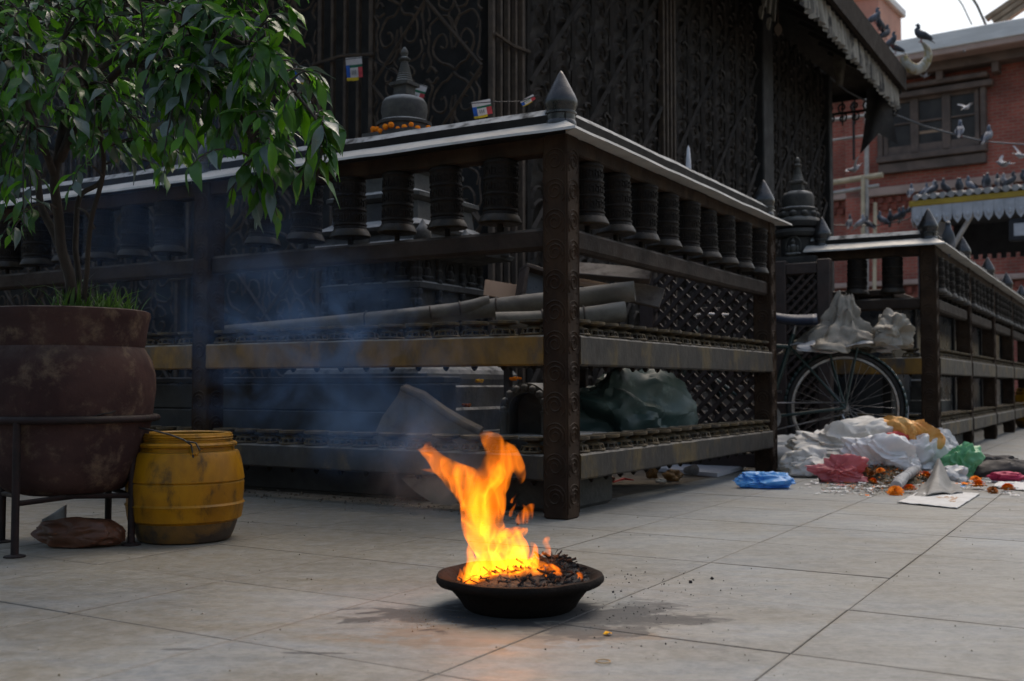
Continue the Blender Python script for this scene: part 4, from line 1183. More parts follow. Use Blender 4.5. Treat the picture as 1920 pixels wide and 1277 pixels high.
# ------------------------------------------------------------------ cables
MT['cable'] = pm("grey_rubber_cable", (.10, .11, .125), (.07, .075, .085), 3, .6, bump=0)
MT['blackcable'] = pm("black_cable", (.015, .016, .017), (.02, .02, .022), 3, .6, bump=0)
q = MB(); q.tube([P(1525, 120, 13.0), P(1590, 172, 13.3), P(1660, 208, 13.6), P(1735, 237, 13.9), P(1800, 255, 14.2), P(1850, 266, 14.4), P(1925, 271, 14.7), P(2010, 268, 15)], [.011, .012, .014, .014, .013, .011, .010, .010], 6)
tag(q.build("cable", MT['cable'], smooth=60), "thick sagging grey cable running from under the temple eave past the window", "cable")
for px0, px1, r in ((1784, 1822, .016), (1812, 1848, .030)):
    q = MB(); q.tube([P(px0, -20, 26.0), P((px0 + px1) / 2 + 2, 10, 26.4), P(px1, 46, 27.0)], r, 6)
    tag(q.build("cable", MT['blackcable'] if r > .02 else MT['cable'], smooth=60), "thick black cable crossing the white sky at top right" if r > .02 else "thin grey cable crossing the white sky left of the thick black one", "cable")
q = MB(); q.tube([P(1560, 422, 19), P(1640, 424, 19), P(1700, 412, 18.6), P(1735, 392, 18.2)], .012, 5)
tag(q.build("cable", MT['blackcable']), "thin wire with a row of pigeons between the poles and the pavilion", "cable")
# ------------------------------------------------------------------ pigeons
def pigeon_mat(name, base, dark, head):
    m = bpy.data.materials.new(name); m.use_nodes = True
    nt = m.node_tree; N = nt.nodes; L = nt.links; bs = N["Principled BSDF"]
    tc = N.new("ShaderNodeTexCoord"); sx = N.new("ShaderNodeSeparateXYZ"); L.new(tc.outputs["Object"], sx.inputs[0])
    cr = N.new("ShaderNodeValToRGB"); e = cr.color_ramp.elements
    mr = N.new("ShaderNodeMapRange"); mr.inputs["From Min"].default_value = -.2; mr.inputs["From Max"].default_value = .15
    nz = N.new("ShaderNodeTexNoise"); nz.inputs["Scale"].default_value = 30; L.new(tc.outputs["Object"], nz.inputs["Vector"])
    ad = N.new("ShaderNodeMath"); ad.operation = 'MULTIPLY_ADD'; L.new(nz.outputs[0], ad.inputs[0]); ad.inputs[1].default_value = .04; L.new(sx.outputs[0], ad.inputs[2])
    L.new(ad.outputs[0], mr.inputs["Value"]); L.new(mr.outputs[0], cr.inputs[0])
    e[0].position = 0; e[0].color = (*dark, 1); e[1].position = 1; e[1].color = (*head, 1)
    for p, c in ((.22, dark), (.3, base), (.42, base), (.46, dark), (.5, base), (.68, base), (.78, head)):
        x = e.new(p); x.color = (*c, 1)
    L.new(cr.outputs[0], bs.inputs["Base Color"]); bs.inputs["Roughness"].default_value = .6
    return m
PM = [pigeon_mat("blue_grey_feathers", (.10, .115, .15), (.035, .04, .05), (.035, .045, .06)),
      pigeon_mat("dark_feathers", (.045, .05, .062), (.02, .022, .028), (.025, .03, .04)),
      pigeon_mat("pale_feathers", (.30, .30, .32), (.10, .10, .11), (.2, .2, .215))]
MT['feet'] = pm("pink_feet", (.3, .1, .08), (.25, .08, .07), 5, .7, bump=0)
def pigeon_meshes(mat, fly=False):
    mb = MB()
    tilt = R(0 if fly else 38)
    # rings: x along body, z up, half width, half height
    rg = [(-.205, -.004, .012, .004), (-.17, -.002, .026, .006), (-.12, 0, .026, .012), (-.08, .004, .036, .028), (-.03, .004, .052, .046), (.02, 0, .057, .053), (.06, .008, .048, .046),
          (.09, .024, .034, .034), (.11, .044, .025, .026), (.128, .060, .023, .024), (.148, .066, .021, .020), (.162, .062, .011, .010), (.176, .056, .005, .005), (.186, .052, .001, .001)]
    if not fly:
        rr = []
        for x, z, w, h in rg:
            k = max(0, x) / .16
            rr.append((x * math.cos(tilt) - z * math.sin(tilt) - (.035 * k if x > .09 else 0) + (.01 if x > .15 else 0), x * math.sin(tilt) + z * math.cos(tilt) + (-.012 if x > .15 else 0), w, h))
        rg = rr
    n_ = 10; vs = []
    for i, (x, z, w, h) in enumerate(rg):
        a = rg[max(0, i - 1)]; b = rg[min(len(rg) - 1, i + 1)]
        t = Vector((b[0] - a[0], 0, b[1] - a[1])).normalized(); up = Vector((-t.z, 0, t.x))
        for k in range(n_):
            an = 2 * math.pi * k / n_
            vs.append(Vector((x, 0, z)) + Vector((0, 1, 0)) * w * math.cos(an) + up * h * math.sin(an))
    fs = [(i * n_ + k, i * n_ + (k + 1) % n_, (i + 1) * n_ + (k + 1) % n_, (i + 1) * n_ + k) for i in range(len(rg) - 1) for k in range(n_)]
    fs += [tuple(range(n_)), tuple((len(rg) - 1) * n_ + k for k in range(n_))]
    mb.add(vs, fs); body = mb.mesh("pigeon", mat, smooth=70, fix=True)
    wb = []
    for s in (-1, 1):
        q = MB()
        if fly:
            def f(u, v, s=s):
                ch = (.10 - .05 * v) ; sweep = -.03 * v + .05 * math.sin(math.pi * v)
                return (.05 + sweep - ch * u - .03 * v * v, s * (.035 + .22 * v), .025 + .10 * v ** 1.3 - .01 * u)
            q.grid(f, 5, 9)
        else:
            def f(u, v, s=s):
                L_ = -.145 + .215 * u
                hw = .05 * math.sin(math.pi * (.12 + .82 * u)) ** .7
                zz = .020 + (v - .5) * 1.25 * hw; w = .046 * math.sin(math.pi * min(1, .15 + .8 * u)) + .004
                x = L_; y = s * (w * (1 - .35 * (2 * v - 1) ** 2) + .010)
                return (x * math.cos(tilt) - zz * math.sin(tilt), y, x * math.sin(tilt) + zz * math.cos(tilt))
            q.grid(f, 8, 5)
        wb.append(q.mesh("wing", mat, smooth=70))
    ft = None
    if not fly:
        q = MB()
        for s in (-1, 1):
            q.tube([(.0, s * .02, -.03), (.012, s * .022, -.085)], [.006, .004], 5); q.tube([(-.012, s * .022, -.086), (.035, s * .022, -.087)], .004, 4)
        ft = q.mesh("foot", MT['feet'])
    return body, wb, ft
PG = [pigeon_meshes(m) for m in PM]; PGF = [pigeon_meshes(m, True) for m in PM]
def pigeon(p, rz, k=0, label="", group=None, fly=False, sc=1.0, pitch=0, roll=0):
    me = (PGF if fly else PG)[k]
    o = link("pigeon", me[0], None, Vector(p) + (Vector((0, 0, 0)) if fly else Vector((0, 0, .085 * sc))), (R(roll), R(pitch), R(rz)), sc)
    for w in me[1]: link("wing", w, o)
    if me[2]: link("feet", me[2], o)
    return tag(o, label, "pigeon", group)
LB = "blue-grey pigeon perched on the sagging cable, "
pigeon(P(1800, 257, 14.2), 60, 0, LB + "left of the pair", "pigeons on the sagging cable", sc=1.0)
pigeon(P(1852, 268, 14.4), 40, 0, LB + "right of the pair, nearer the frame edge", "pigeons on the sagging cable", sc=1.05)
pigeon(P(1604, 316, 15), 200, 2, "pale pigeon fluttering down beside the upright poles", fly=True, sc=.75, pitch=35, roll=20)
pigeon(P(1884, 308, 17), 170, 2, "pale pigeon gliding above the pavilion roof", fly=True, sc=.8, pitch=5, roll=-25)
pigeon(P(1808, 96, 20), 250, 2, "white pigeon in flight against the dark building eave", fly=True, pitch=10, roll=40, sc=.5)
pigeon(P(1736, 142, 24), 100, 2, "tiny white pigeon in flight right of the eave corner", fly=True, pitch=50, roll=0, sc=.5)
pigeon(P(1812, 202, 20), 20, 2, "white pigeon flying with raised wings in front of the window", fly=True, sc=.7, pitch=-20, roll=10)
pigeon(P(1912, 292, 17), 20, 2, "pale pigeon flying at the right edge of the frame beside the cable", fly=True, pitch=10, roll=30, sc=.8)
hornY = UV(UT - OY, VT + LX + OX).y
pigeon(P(1728, 78, hornY), 150, 1, "dark pigeon perched on the tip of the pale horn", sc=1.0)
for i, (px, py) in enumerate(((1640, 32), (1650, 44), (1660, 62), (1672, 76), (1680, 88), (1703, 118))):
    q = PU(px, py + 12, UT - .62 + .04 * (i % 2))
    pigeon(q, rnd.uniform(0, 360), 1 if i % 3 else 0, ("topmost", "second highest", "middle", "second lowest", "lowest", "")[i] + " dark pigeon of the five perched along the sloping temple eave" if i < 5 else "dark pigeon tucked behind the pale horn at the eave corner", "pigeons along the temple eave" if i < 5 else None, sc=.82)
NTH = ["leftmost", "second", "third", "fourth", "fifth", "sixth", "seventh", "eighth", "ninth", "tenth", "eleventh", "twelfth", "thirteenth", "fourteenth", "fifteenth", "sixteenth", "seventeenth", "eighteenth", "nineteenth", "twentieth", "twenty-first", "twenty-second", "twenty-third", "twenty-fourth"]
for i, (px, py, k) in enumerate(((1593, 428, 1), (1614, 428, 2), (1629, 430, 1), (1654, 422, 0), (1669, 420, 1), (1682, 416, 1), (1692, 414, 0), (1708, 402, 1))):
    pigeon(P(px, py - 1, 18.9), rnd.uniform(0, 360), k, NTH[i] + (" pigeon from the left" if i else " pigeon") + " in the row on the thin wire left of the pavilion", "pigeons on the thin wire", sc=1.0)
spots = []
for i in range(30):
    x = -.05 + i * .135 + rnd.uniform(-.05, .05); y = rnd.choice((.0, .05, .15, .3, .5))
    p = K0 + KD * x + KN * (-y) + Vector((0, 0, kz + .075 + y * .13))
    if p.x / p.y <= .49: spots.append((p.x / p.y, p))
for i, (k_, p) in enumerate(sorted(spots, key=lambda t: t[0])):
    pigeon(p, rnd.uniform(0, 360), rnd.choice((0, 0, 0, 1, 1, 2)), NTH[min(i, 23)] + (" pigeon from the left" if i else " pigeon") + " in the crowd along the front of the pavilion roof", "pigeons on the pavilion roof", sc=rnd.uniform(.9, 1.1))
pg_l = P(1778, 470, 7.6)
pigeon(pg_l, 250, 0, "large pigeon perched on the farther railing just right of its corner finial", sc=.85)
# ------------------------------------------------------------------ potted tree
PX, PY = -1.41, 3.40
MT['pot'] = pm("old_maroon_painted_pot", (.058, .033, .029), (.036, .021, .020), 5, .92, bump=.25, bscale=45, c3=(.11, .077, .054), c3scale=11, c3lo=.50, c3hi=.68, dust=.6, dustcol=(.15, .13, .115), spec=.08)
MT['potsoil'] = pm("potting_soil", (.03, .024, .018), (.05, .04, .03), 30, .95, bump=.8, bscale=90)
MT['stand'] = pm("dark_red_iron_stand", (.022, .013, .0125), (.014, .010, .0095), 15, .65, bump=.15, dust=.3, dustcol=(.08, .07, .06), spec=.2)
pot = thing("plant_pot", "large old maroon clay pot with peeling paint holding the tree", "plant pot", (PX, PY, 0))
q = MB()
q.lathe([(.0, .155), (.12, .156), (.168, .168), (.200, .20), (.222, .26), (.236, .33), (.246, .385), (.252, .43), (.258, .47), (.256, .52), (.245, .562), (.228, .592), (.222, .602), (.226, .612), (.230, .65), (.236, .685), (.240, .700), (.238, .712), (.228, .716), (.214, .712), (.208, .69), (.206, .66)], n=64)
for i, v in enumerate(q.v):
    p = Vector(v); k = 1 + .012 * noise.noise(p * 5) + .004 * noise.noise(p * 22); q.v[i] = (v[0] * k, v[1] * k, v[2])
q.build("pot", MT['pot'], pot, smooth=50)
q = MB()
def soil(u, v):
    r = .21 * v; a = 2 * math.pi * u
    return (r * math.cos(a), r * math.sin(a), .675 + .03 * (1 - v) + .02 * noise.noise((r * math.cos(a) * 16, r * math.sin(a) * 16, 0)))
q.grid(soil, 36, 12); q.build("soil", MT['potsoil'], pot, smooth=60)
q = MB(); q.tube([(.246 * math.cos(t), -.246 * math.sin(abs(t)) * 1.0 - .004, .405 + .028 * math.sin(t * 3 + 1) + .004 * math.sin(t * 17)) for t in [R(35) + R(45) * i / 10 for i in range(11)]], .0018, 4)
q.build("crack", MT['black'], pot)
stand = thing("pot_stand", "dark iron ring stand with four legs under the maroon pot", "plant stand", (PX, PY, 0))
q = MB(); q.tube([(.262 * math.cos(a), .262 * math.sin(a), .385) for a in [2 * math.pi * k / 40 for k in range(41)]], .011, 8); q.build("ring", MT['stand'], stand, smooth=60)
legs = []
for a in (-142, -44, 50, 140):
    x, y = .245 * math.cos(R(a)), .245 * math.sin(R(a))
    x, y = {-142: (-.036, -.258), -44: (.212, -.03), 50: (.035, .252), 140: (-.21, .03)}[a]
    q = MB(); q.tube([(x, y, .0), (x, y, .2), (x, y, .385)], .0115, 8); lo_ = q.build("leg", MT['stand'], stand, smooth=60)
    q = MB(); q.lathe([(.030, 0), (.030, .004), (.012, .008)], (x, y, .0005), 10); q.build("foot_plate", MT['stand'], lo_)
    legs.append((x, y))
for i in range(4):
    a, b = legs[i], legs[(i + 1) % 4]
    q = MB(); q.tube([(a[0], a[1], .150), ((a[0] + b[0]) / 2 * .86, (a[1] + b[1]) / 2 * .86, .158), (b[0], b[1], .150)], .008, 6); q.build("stretcher", MT['stand'], stand, smooth=60)
pot.scale = (1.03,) * 3; stand.scale = (1.03,) * 3
# tree
MT['bark'] = pm("grey_brown_bark", (.028, .021, .016), (.018, .014, .011), 20, .9, bump=.5, bscale=60, stretch=(1, 1, .4))
def leaf_mat(name, a, b, tr):
    m = pm(name, a, b, 3.5, .30, bump=.12, bscale=70, transl=tr, rvar=.08, spec=.5)
    return m
MT['leaf'] = leaf_mat("dark_glossy_leaf", (.054, .150, .020), (.032, .094, .020), .45)
MT['leaf2'] = leaf_mat("backlit_green_leaf", (.12, .33, .012), (.08, .23, .012), .6)  # brighter green paints in the glow of leaves lit from behind
MT['leaf3'] = leaf_mat("sky_sheen_leaf", (.095, .135, .115), (.06, .095, .08), .12)  # sky reflection on glossy leaves, put into a grey-green colour
tree = thing("small_tree", "leafy drooping tree growing in the maroon pot", "tree", (PX, PY, .71))
T0 = Vector((PX, PY, .71))
def tp_(px, py, Y): return P(px, py, Y) - T0
limbs = [
    ([(146, 600, 3.30), (135, 540, 3.29), (112, 440, 3.26), (104, 340, 3.22), (122, 230, 3.2), (150, 140, 3.2), (175, 60, 3.22)], .019, .009),
    ([(120, 480, 3.28), (80, 390, 3.30), (62, 300, 3.34), (28, 180, 3.4), (-10, 80, 3.45)], .013, .006),
    ([(152, 560, 3.32), (142, 450, 3.34), (150, 370, 3.36), (192, 335, 3.4), (190, 250, 3.42), (172, 180, 3.45), (150, 60, 3.5)], .010, .005),
    ([(158, 560, 3.28), (170, 430, 3.2), (190, 330, 3.15), (186, 230, 3.1), (160, 160, 3.0), (120, 80, 2.95)], .008, .005),
    ([(112, 300, 3.21), (160, 205, 3.15), (240, 120, 3.05), (330, 75, 2.95), (420, 70, 2.9), (490, 105, 2.86)], .015, .005),
    ([(135, 180, 3.2), (210, 110, 3.3), (300, 60, 3.35), (400, 30, 3.4), (500, 20, 3.45)], .012, .005),
    ([(240, 120, 3.05), (320, 130, 3.0), (400, 170, 2.95), (460, 235, 2.92), (480, 300, 2.9)], .009, .004),
    ([(420, 70, 2.9), (500, 120, 2.88), (560, 180, 2.86), (600, 240, 2.85)], .007, .003),
    ([(62, 300, 3.34), (30, 250, 3.2), (-20, 230, 3.1)], .010, .005),
    ([(104, 330, 3.22), (60, 220, 3.05), (40, 130, 2.95), (60, 40, 2.9)], .012, .006),
    ([(175, 60, 3.22), (200, -40, 3.25), (260, -140, 3.3)], .010, .005),
    ([(330, 75, 2.95), (370, 20, 2.95), (430, -30, 2.95)], .008, .004),
    ([(300, 60, 3.35), (330, 140, 3.4), (330, 220, 3.42)], .007, .003),
    ([(175, 430, 3.25), (160, 400, 3.24), (145, 390, 3.3)], .006, .003),
]
nodes_ = []
tr_ = MB()
for i, (pts, r0, r1) in enumerate(limbs):
    W3 = [tp_(*p) for p in pts]
    dense = []
    for k in range(len(W3) - 1):
        p0, p1, p2, p3 = W3[max(k - 1, 0)], W3[k], W3[k + 1], W3[min(k + 2, len(W3) - 1)]
        for j in range(6):
            t = j / 6
            dense.append(.5 * ((2 * p1) + (p2 - p0) * t + (2 * p0 - 5 * p1 + 4 * p2 - p3) * t * t + (3 * p1 - p0 - 3 * p2 + p3) * t ** 3))
    dense.append(W3[-1])
    dense = [d + Vector((noise.noise(d * 9), noise.noise(d * 9 + Vector((5, 5, 5))), 0)) * .008 for d in dense]
    q = MB(); n_ = len(dense)
    q.tube(dense, [r0 + (r1 - r0) * k / (n_ - 1) for k in range(n_)], 9)
    q.build("trunk" if i < 4 else "limb", MT['bark'], tree, smooth=60)
    for k in range(n_ // 3, n_):
        nodes_.append((dense[k], pts))
def leaf_mesh(L_, w, fold, curl, mat, seed):
    mb = MB(); n_ = 7; rr = random.Random(seed)
    prof = [0.0, .45, .82, 1.0, .92, .62, .25, 0.0]
    vs = []
    for i in range(n_ + 1):
        t = i / n_; hw = w * prof[i] + .0006; z = -curl * L_ * t * t + .02 * L_ * math.sin(7 * t + 2 * seed)
        wv = .12 * w * math.sin(11 * t + seed)
        vs += [(L_ * t, hw, z + fold * hw + wv), (L_ * t, 0, z), (L_ * t, -hw, z + fold * hw - wv)]
    fs = []
    for i in range(n_):
        a = i * 3; fs += [(a, a + 1, a + 4, a + 3), (a + 1, a + 2, a + 5, a + 4)]
    mb.add(vs, fs)
    return mb
LEAF = []
for k in range(9):
    mk = ('leaf', 'leaf', 'leaf', 'leaf', 'leaf2', 'leaf', 'leaf3', 'leaf2', 'leaf3')[k]
    LEAF.append((leaf_mesh(1.0, .15 + .03 * (k % 3), .35, .15 + .12 * (k % 4), MT[mk], k), mk))
LEAF_ME = [l.mesh("leaf", MT[mk], smooth=70) for l, mk in LEAF]
# crown region in the picture; unseen foliage above it is added for shade
def in_crown(px, py):
    if py < -20: return .28 if px < 560 else 0
    if px < 120: return .9 if py < 200 else (.45 if py < 350 else (.25 if py < 450 and px < 60 else 0))
    if px < 340: return .95 if py < 140 else (.95 if py < 290 else (.25 if py < 350 else 0))
    if px < 470: return 1.0 if py < 200 else (.75 if py < 280 else (.22 if py < 330 else 0))
    if px < 540: return 1.0 if 70 < py < 280 else (.6 if 280 <= py < 330 else (.3 if py < 60 else 0))
    if px < 610: return .75 if (px - 540) * 1.1 + 100 < py < 320 else 0
    return .8 if 195 < py < 300 and px < 600 else 0
SPRIGS = [(432, 380), (478, 395), (520, 405), (462, 350), (500, 345), (560, 325), (596, 330), (622, 225), (622, 312), (605, 285), (300, 270), (250, 262), (545, 12), (530, 40), (20, 440), (60, 400), (10, 380), (600, 150)]
lv = []; twigs = MB(); tries = 0; ntips = 0
while ntips < 600 and tries < 60000:
    tries += 1
    px, py = rnd.uniform(-260, 630), rnd.uniform(-420, 450)
    if ntips < len(SPRIGS): px, py = SPRIGS[ntips]
    elif rnd.random() > in_crown(px, py): continue
    Y = rnd.uniform(2.75, 3.75) if px < 330 else rnd.uniform(2.72, 3.3)
    if ntips < len(SPRIGS): Y = 2.9
    tip = tp_(px, py, Y)
    best = min(nodes_, key=lambda nn: (nn[0] - tip).length + max(0, nn[0].x - tip.x) * .8 + max(0, tip.z - nn[0].z) * .3)[0]
    ln = (tip - best).length
    if ln > (.62 if py > -60 else 1.0) and ntips >= len(SPRIGS): continue
    ntips += 1
    mid = best.lerp(tip, .55) + Vector((rnd.uniform(-.02, .02), rnd.uniform(-.02, .02), .05 + .10 * ln))
    path = [best.lerp(mid, t).lerp(mid.lerp(tip, t), t) for t in [k / 7 for k in range(8)]]
    twigs.tube(path, [.0036 - .0022 * k / 7 for k in range(8)], 5)
    nl = rnd.randint(6, 9)
    for k in range(nl):
        t = 1 - k * rnd.uniform(.06, .11) * min(1, .28 / max(ln, .12)) * 1.3
        if t < .2: break
        i0 = min(6, int(t * 7)); pos = path[i0].lerp(path[i0 + 1], t * 7 - i0)
        dr = (path[i0 + 1] - path[i0]).normalized()
        sd = Vector((-dr.y, dr.x, 0)); sd = sd.normalized() if sd.length > .01 else Vector((1, 0, 0))
        d = dr * rnd.uniform(.3, .9) + sd * rnd.uniform(.3, .9) * (1 if k % 2 else -1) + Vector((rnd.uniform(-.2, .35), rnd.uniform(-.35, .2), -rnd.uniform(-.15, .85)))
        if py > 200 and rnd.random() < .5: d.z -= .6
        d.normalize()
        nrm = Vector((rnd.uniform(-.5, .5), rnd.uniform(-.8, .2), 1)); yv = nrm.cross(d).normalized(); zv = d.cross(yv)
        s = rnd.uniform(.038, .100) * (1.05 if px > 300 else .92)
        if px < 330: d.z += .15
        k2 = rnd.random()
        kind = rnd.choice((0, 1, 2, 3, 5)) if k2 < .55 else (rnd.choice((4, 7)) if k2 < .80 else rnd.choice((6, 8)))
        M_ = Matrix((( d.x, yv.x, zv.x), (d.y, yv.y, zv.y), (d.z, yv.z, zv.z))) * s
        lv.append((pos, M_, kind, s / (pos.y + PY)))
twigs.build("twigs", MT['bark'], tree)["kind"] = "stuff"
# those that show largest as leaves of their own, the rest joined
def inview(p):
    w = p + T0; x = w.x / w.y * FPX + CX; y = CY - ((w.z - CAMH) / w.y - math.tan(PITCH)) * FPX
    return x > -10 and y > -10
lv.sort(key=lambda l: -l[3] - (1 if inview(l[0]) else 0))
rest = {}
for i, (pos, M_, kind, sz) in enumerate(lv):
    if i < 290:
        o = link("leaf", LEAF_ME[kind], tree); o.matrix_local = Matrix.Translation(pos) @ M_.to_4x4()
    else:
        mk = LEAF[kind][1]; q = rest.setdefault(mk, MB())
        q.add([M_ @ Vector(v) + pos for v in LEAF[kind][0].v], LEAF[kind][0].f)
allm = MB(); mats = []
for i, (mk, q) in enumerate(rest.items()):
    allm.add(q.v, q.f, i); mats.append(MT[mk])
fo = allm.build("foliage", mats, tree, smooth=70); fo["kind"] = "stuff"
# grass and weeds in the pot
MT['grass'] = pm("fresh_green_grass", (.075, .165, .02), (.045, .10, .018), 8, .6, bump=0, transl=.35)
g = MB()
def blade(b, L_, lean, az, w, droop):
    n_ = 6; vs = []; side = Vector((-math.sin(az), math.cos(az), 0)); out = Vector((math.cos(az), math.sin(az), 0))
    for i in range(n_ + 1):
        t = i / n_; c_ = b + out * (lean * L_ * t + droop * L_ * t * t * .7) + Vector((0, 0, L_ * (t - droop * .75 * t * t * t)))
        hw = w * (1 - t ** 1.8) + .0003
        vs += [c_ + side * hw, c_ - side * hw]
    g.add(vs, [(2 * i, 2 * i + 1, 2 * i + 3, 2 * i + 2) for i in range(n_)])
for i in range(170):
    r = rnd.uniform(.07, .205); az = rnd.uniform(-1.9, .5)
    b = Vector((PX + .04 + .8 * r * math.cos(az), PY + r * math.sin(az), .705))
    blade(b, rnd.uniform(.05, .135), rnd.uniform(.1, .6), rnd.uniform(0, 6.28), .0030, rnd.uniform(0, .6))
for i in range(70):
    az = rnd.uniform(0, 6.28); r = rnd.uniform(.05, .2)
    b = Vector((PX + r * math.cos(az), PY + r * math.sin(az), .705)); blade(b, rnd.uniform(.02, .05), rnd.uniform(.3, .9), rnd.uniform(0, 6.28), .007, .4)
blade(Vector((PX + .17, PY - .12, .715)), .16, .8, R(-25), .003, 1.0)
tag(g.build("grass", MT['grass']), "tufts of fresh green grass and weeds on the soil of the maroon pot", "grass", kind="stuff")
g = MB()
for az, L_, dr, w in ((R(170), .20, .9, .008), (R(20), .17, .25, .007), (R(80), .16, .3, .008), (R(10), .19, .8, .007), (R(200), .15, .2, .007), (R(-60), .13, .5, .007)):
    blade(Vector((PX + .055, PY - .12, .715)), L_, .25, az, w, dr)
MT['strap'] = pm("grey_green_strap_leaf", (.09, .17, .06), (.06, .12, .045), 8, .5, bump=0, transl=.3)
tag(g.build("lily_plant", MT['strap']), "small lily-like plant with arching strap leaves at the foot of the tree", "plant")
# ------------------------------------------------------------------ yellow drum
MT['drum'] = pm("grimy_yellow_plastic", (.33, .155, .003), (.21, .092, .003), 8, .45, bump=.1, bscale=40, c3=(.06, .034, .010), c3scale=13, c3lo=.50, c3hi=.70, dust=.25, dustcol=(.26, .19, .08), spec=.22, stretch=(1, 1, .55))
MT['drum_base'] = pm("dark_brown_plastic", (.05, .028, .009), (.13, .066, .008), 9, .65, bump=.15, c3=(.03, .02, .012), c3scale=8, c3lo=.5, c3hi=.6)  # darker brown tone for the foot of the drum
DX, DY = P(348, 900, 3.50).x, 3.50
def drum(name, label, loc):
    root = thing(name, label, "drum", loc)
    q = MB()
    q.lathe([(.0, .004), (.125, .002), (.140, .006), (.150, .03), (.158, .058), (.160, .066)], n=56)
    q.build("dark_base", MT['drum_base'], root, smooth=40)
    q = MB()
    q.lathe([(.160, .066), (.172, .075), (.1785, .12), (.1815, .124), (.176, .131), (.179, .165), (.1795, .195), (.1755, .199), (.1805, .204), (.1765, .235), (.170, .270), (.163, .293), (.160, .298), (.148, .300), (.147, .312), (.155, .315), (.157, .322), (.153, .328), (.141, .330),
             (.141, .338), (.144, .340), (.141, .344), (.144, .348), (.141, .352), (.140, .358), (.134, .360), (.128, .356), (.126, .33), (.145, .29), (.16, .22), (.16, .10), (.12, .03), (0, .03)], n=56)
    q.build("body", MT['drum'], root, smooth=35)
    q = MB(); q.tube([(.066, -.135, .318), (.068, -.142, .292)], .013, 8); q.build("handle_lug", MT['drum'], root, smooth=50)
    q = MB(); q.tube([(.068, -.150, .285), (.062, -.152, .325), (.04, -.152, .342), (0, -.152, .358), (-.06, -.148, .374), (-.10, -.14, .380), (-.135, -.10, .37), (-.15, -.04, .32)], .0028, 6)
    q.tube([(.05, -.152, .337), (.075, -.15, .332), (.086, -.146, .308)], .0028, 6)
    q.build("wire_handle", MT['blackcable'], root, smooth=60)
    root.scale = (1.035, 1.035, .965)
    return root
drum("yellow_drum", "grimy yellow plastic drum with a wire handle beside the pot stand", (DX, DY, 0))
yd = P(1938, 740, 12.6); yd.z = 0
d2_ = drum("yellow_drum", "yellow drum far off at the right edge beside the farther railing", yd); d2_.scale = (1.3,) * 3
# brown bag under the pot
MT['bagbrown'] = pm("dull_brown_plastic", (.085, .030, .011), (.05, .019, .008), 8, .6, bump=.25, bscale=40)
bb = G(140, 1030)
tag(crumple("plastic_bag", MT['bagbrown'], (bb.x, bb.y + .06, .002), (.135, .07, .052), 21, .3, 1.1, 5), "crumpled dull brown plastic bag lying under the pot stand", "bag")
MT['greysheet'] = pm("grey_film", (.20, .20, .20), (.14, .14, .14), 8, .4, bump=.1, transl=.3)
gb = G(92, 1012)
tag(sheet("plastic_sheet", MT['greysheet'], lambda u, v: (gb.x - .055 + .085 * u, gb.y + .07 + .01 * math.sin(5 * u), .002 + (.055 + .05 * u) * v), 8, 8), "small piece of grey plastic film sticking up behind the brown bag", "plastic sheet")
# ------------------------------------------------------------------ fire dish
MT['dish'] = pm("sooty_clay_dish", (.006, .005, .0045), (.012, .0085, .007), 9, .85, bump=.5, bscale=70, dust=.15, dustcol=(.03, .025, .022), spec=.12)
MT['char'] = pm("charred_paper", (.006, .006, .007), (.016, .016, .018), 30, .85, bump=.6, bscale=120, c3=(.20, .195, .19), c3scale=38, c3lo=.60, c3hi=.68)
MT['ember'] = pm("ash_and_embers", (.007, .0065, .0065), (.022, .02, .019), 40, .9, bump=.8, bscale=90)
dish = thing("fire_dish", "round soot-black clay dish burning paper on the paving", "dish", DISH)
q = MB()
q.lathe([(0, .0015), (.118, .001), (.125, .006), (.135, .022), (.150, .042), (.158, .050), (.182, .058), (.188, .064), (.1885, .071), (.185, .077), (.178, .0785), (.164, .070), (.145, .052), (.11, .035), (0, .03)], n=64)
for i, v in enumerate(q.v):
    p = Vector(v); k = 1 + .018 * noise.noise(p * 9 + Vector((3, 1, 2))) + .006 * noise.noise(p * 40); q.v[i] = (v[0] * k, v[1] * k, v[2] + (.0035 * noise.noise(p * 13) if v[2] > .03 else 0))
q.build("bowl", MT['dish'], dish, smooth=45)
q = MB()
def heap(u, v):
    r = .158 * v; a = 2 * math.pi * u; x, y = r * math.cos(a), r * math.sin(a)
    h = .052 + .034 * (1 - v ** 2) + .028 * math.exp(-((x - .10) ** 2 + (y - .03) ** 2) / .004) + .016 * noise.noise((x * 26, y * 26, 3)) * (1 - v ** 4)
    return (x, y, h)
q.grid(heap, 60, 16); q.build("ash_heap", MT['ember'], dish, smooth=40)
q = MB()
for i in range(420):                                         # curled strips of burnt paper
    a = rnd.uniform(0, 6.28); r = .148 * math.sqrt(rnd.random()); x, y = r * math.cos(a), r * math.sin(a)
    if rnd.random() < .45: x = rnd.gauss(.085, .035); y = rnd.gauss(.0, .05)
    if x * x + y * y > .15 ** 2: continue
    z = heap(math.atan2(y, x) / 6.2832 % 1, math.hypot(x, y) / .158)[2] + .003
    L_ = rnd.uniform(.008, .03); az = rnd.uniform(0, 6.28); cu = rnd.uniform(-1.5, 1.5); pts = []
    p = Vector((x, y, z)); d = Vector((math.cos(az), math.sin(az), rnd.uniform(-.2, .7))).normalized()
    for k in range(5):
        pts.append(p.copy()); p = p + d * L_ / 4; d = (d + Vector((-d.y, d.x, .3 * cu)) * cu * .3).normalized()
    q.tube(pts, [rnd.uniform(.0012, .0035)] * 5, 4, flat=.35)
o = q.build("burnt_paper", MT['char'], dish); o["kind"] = "stuff"

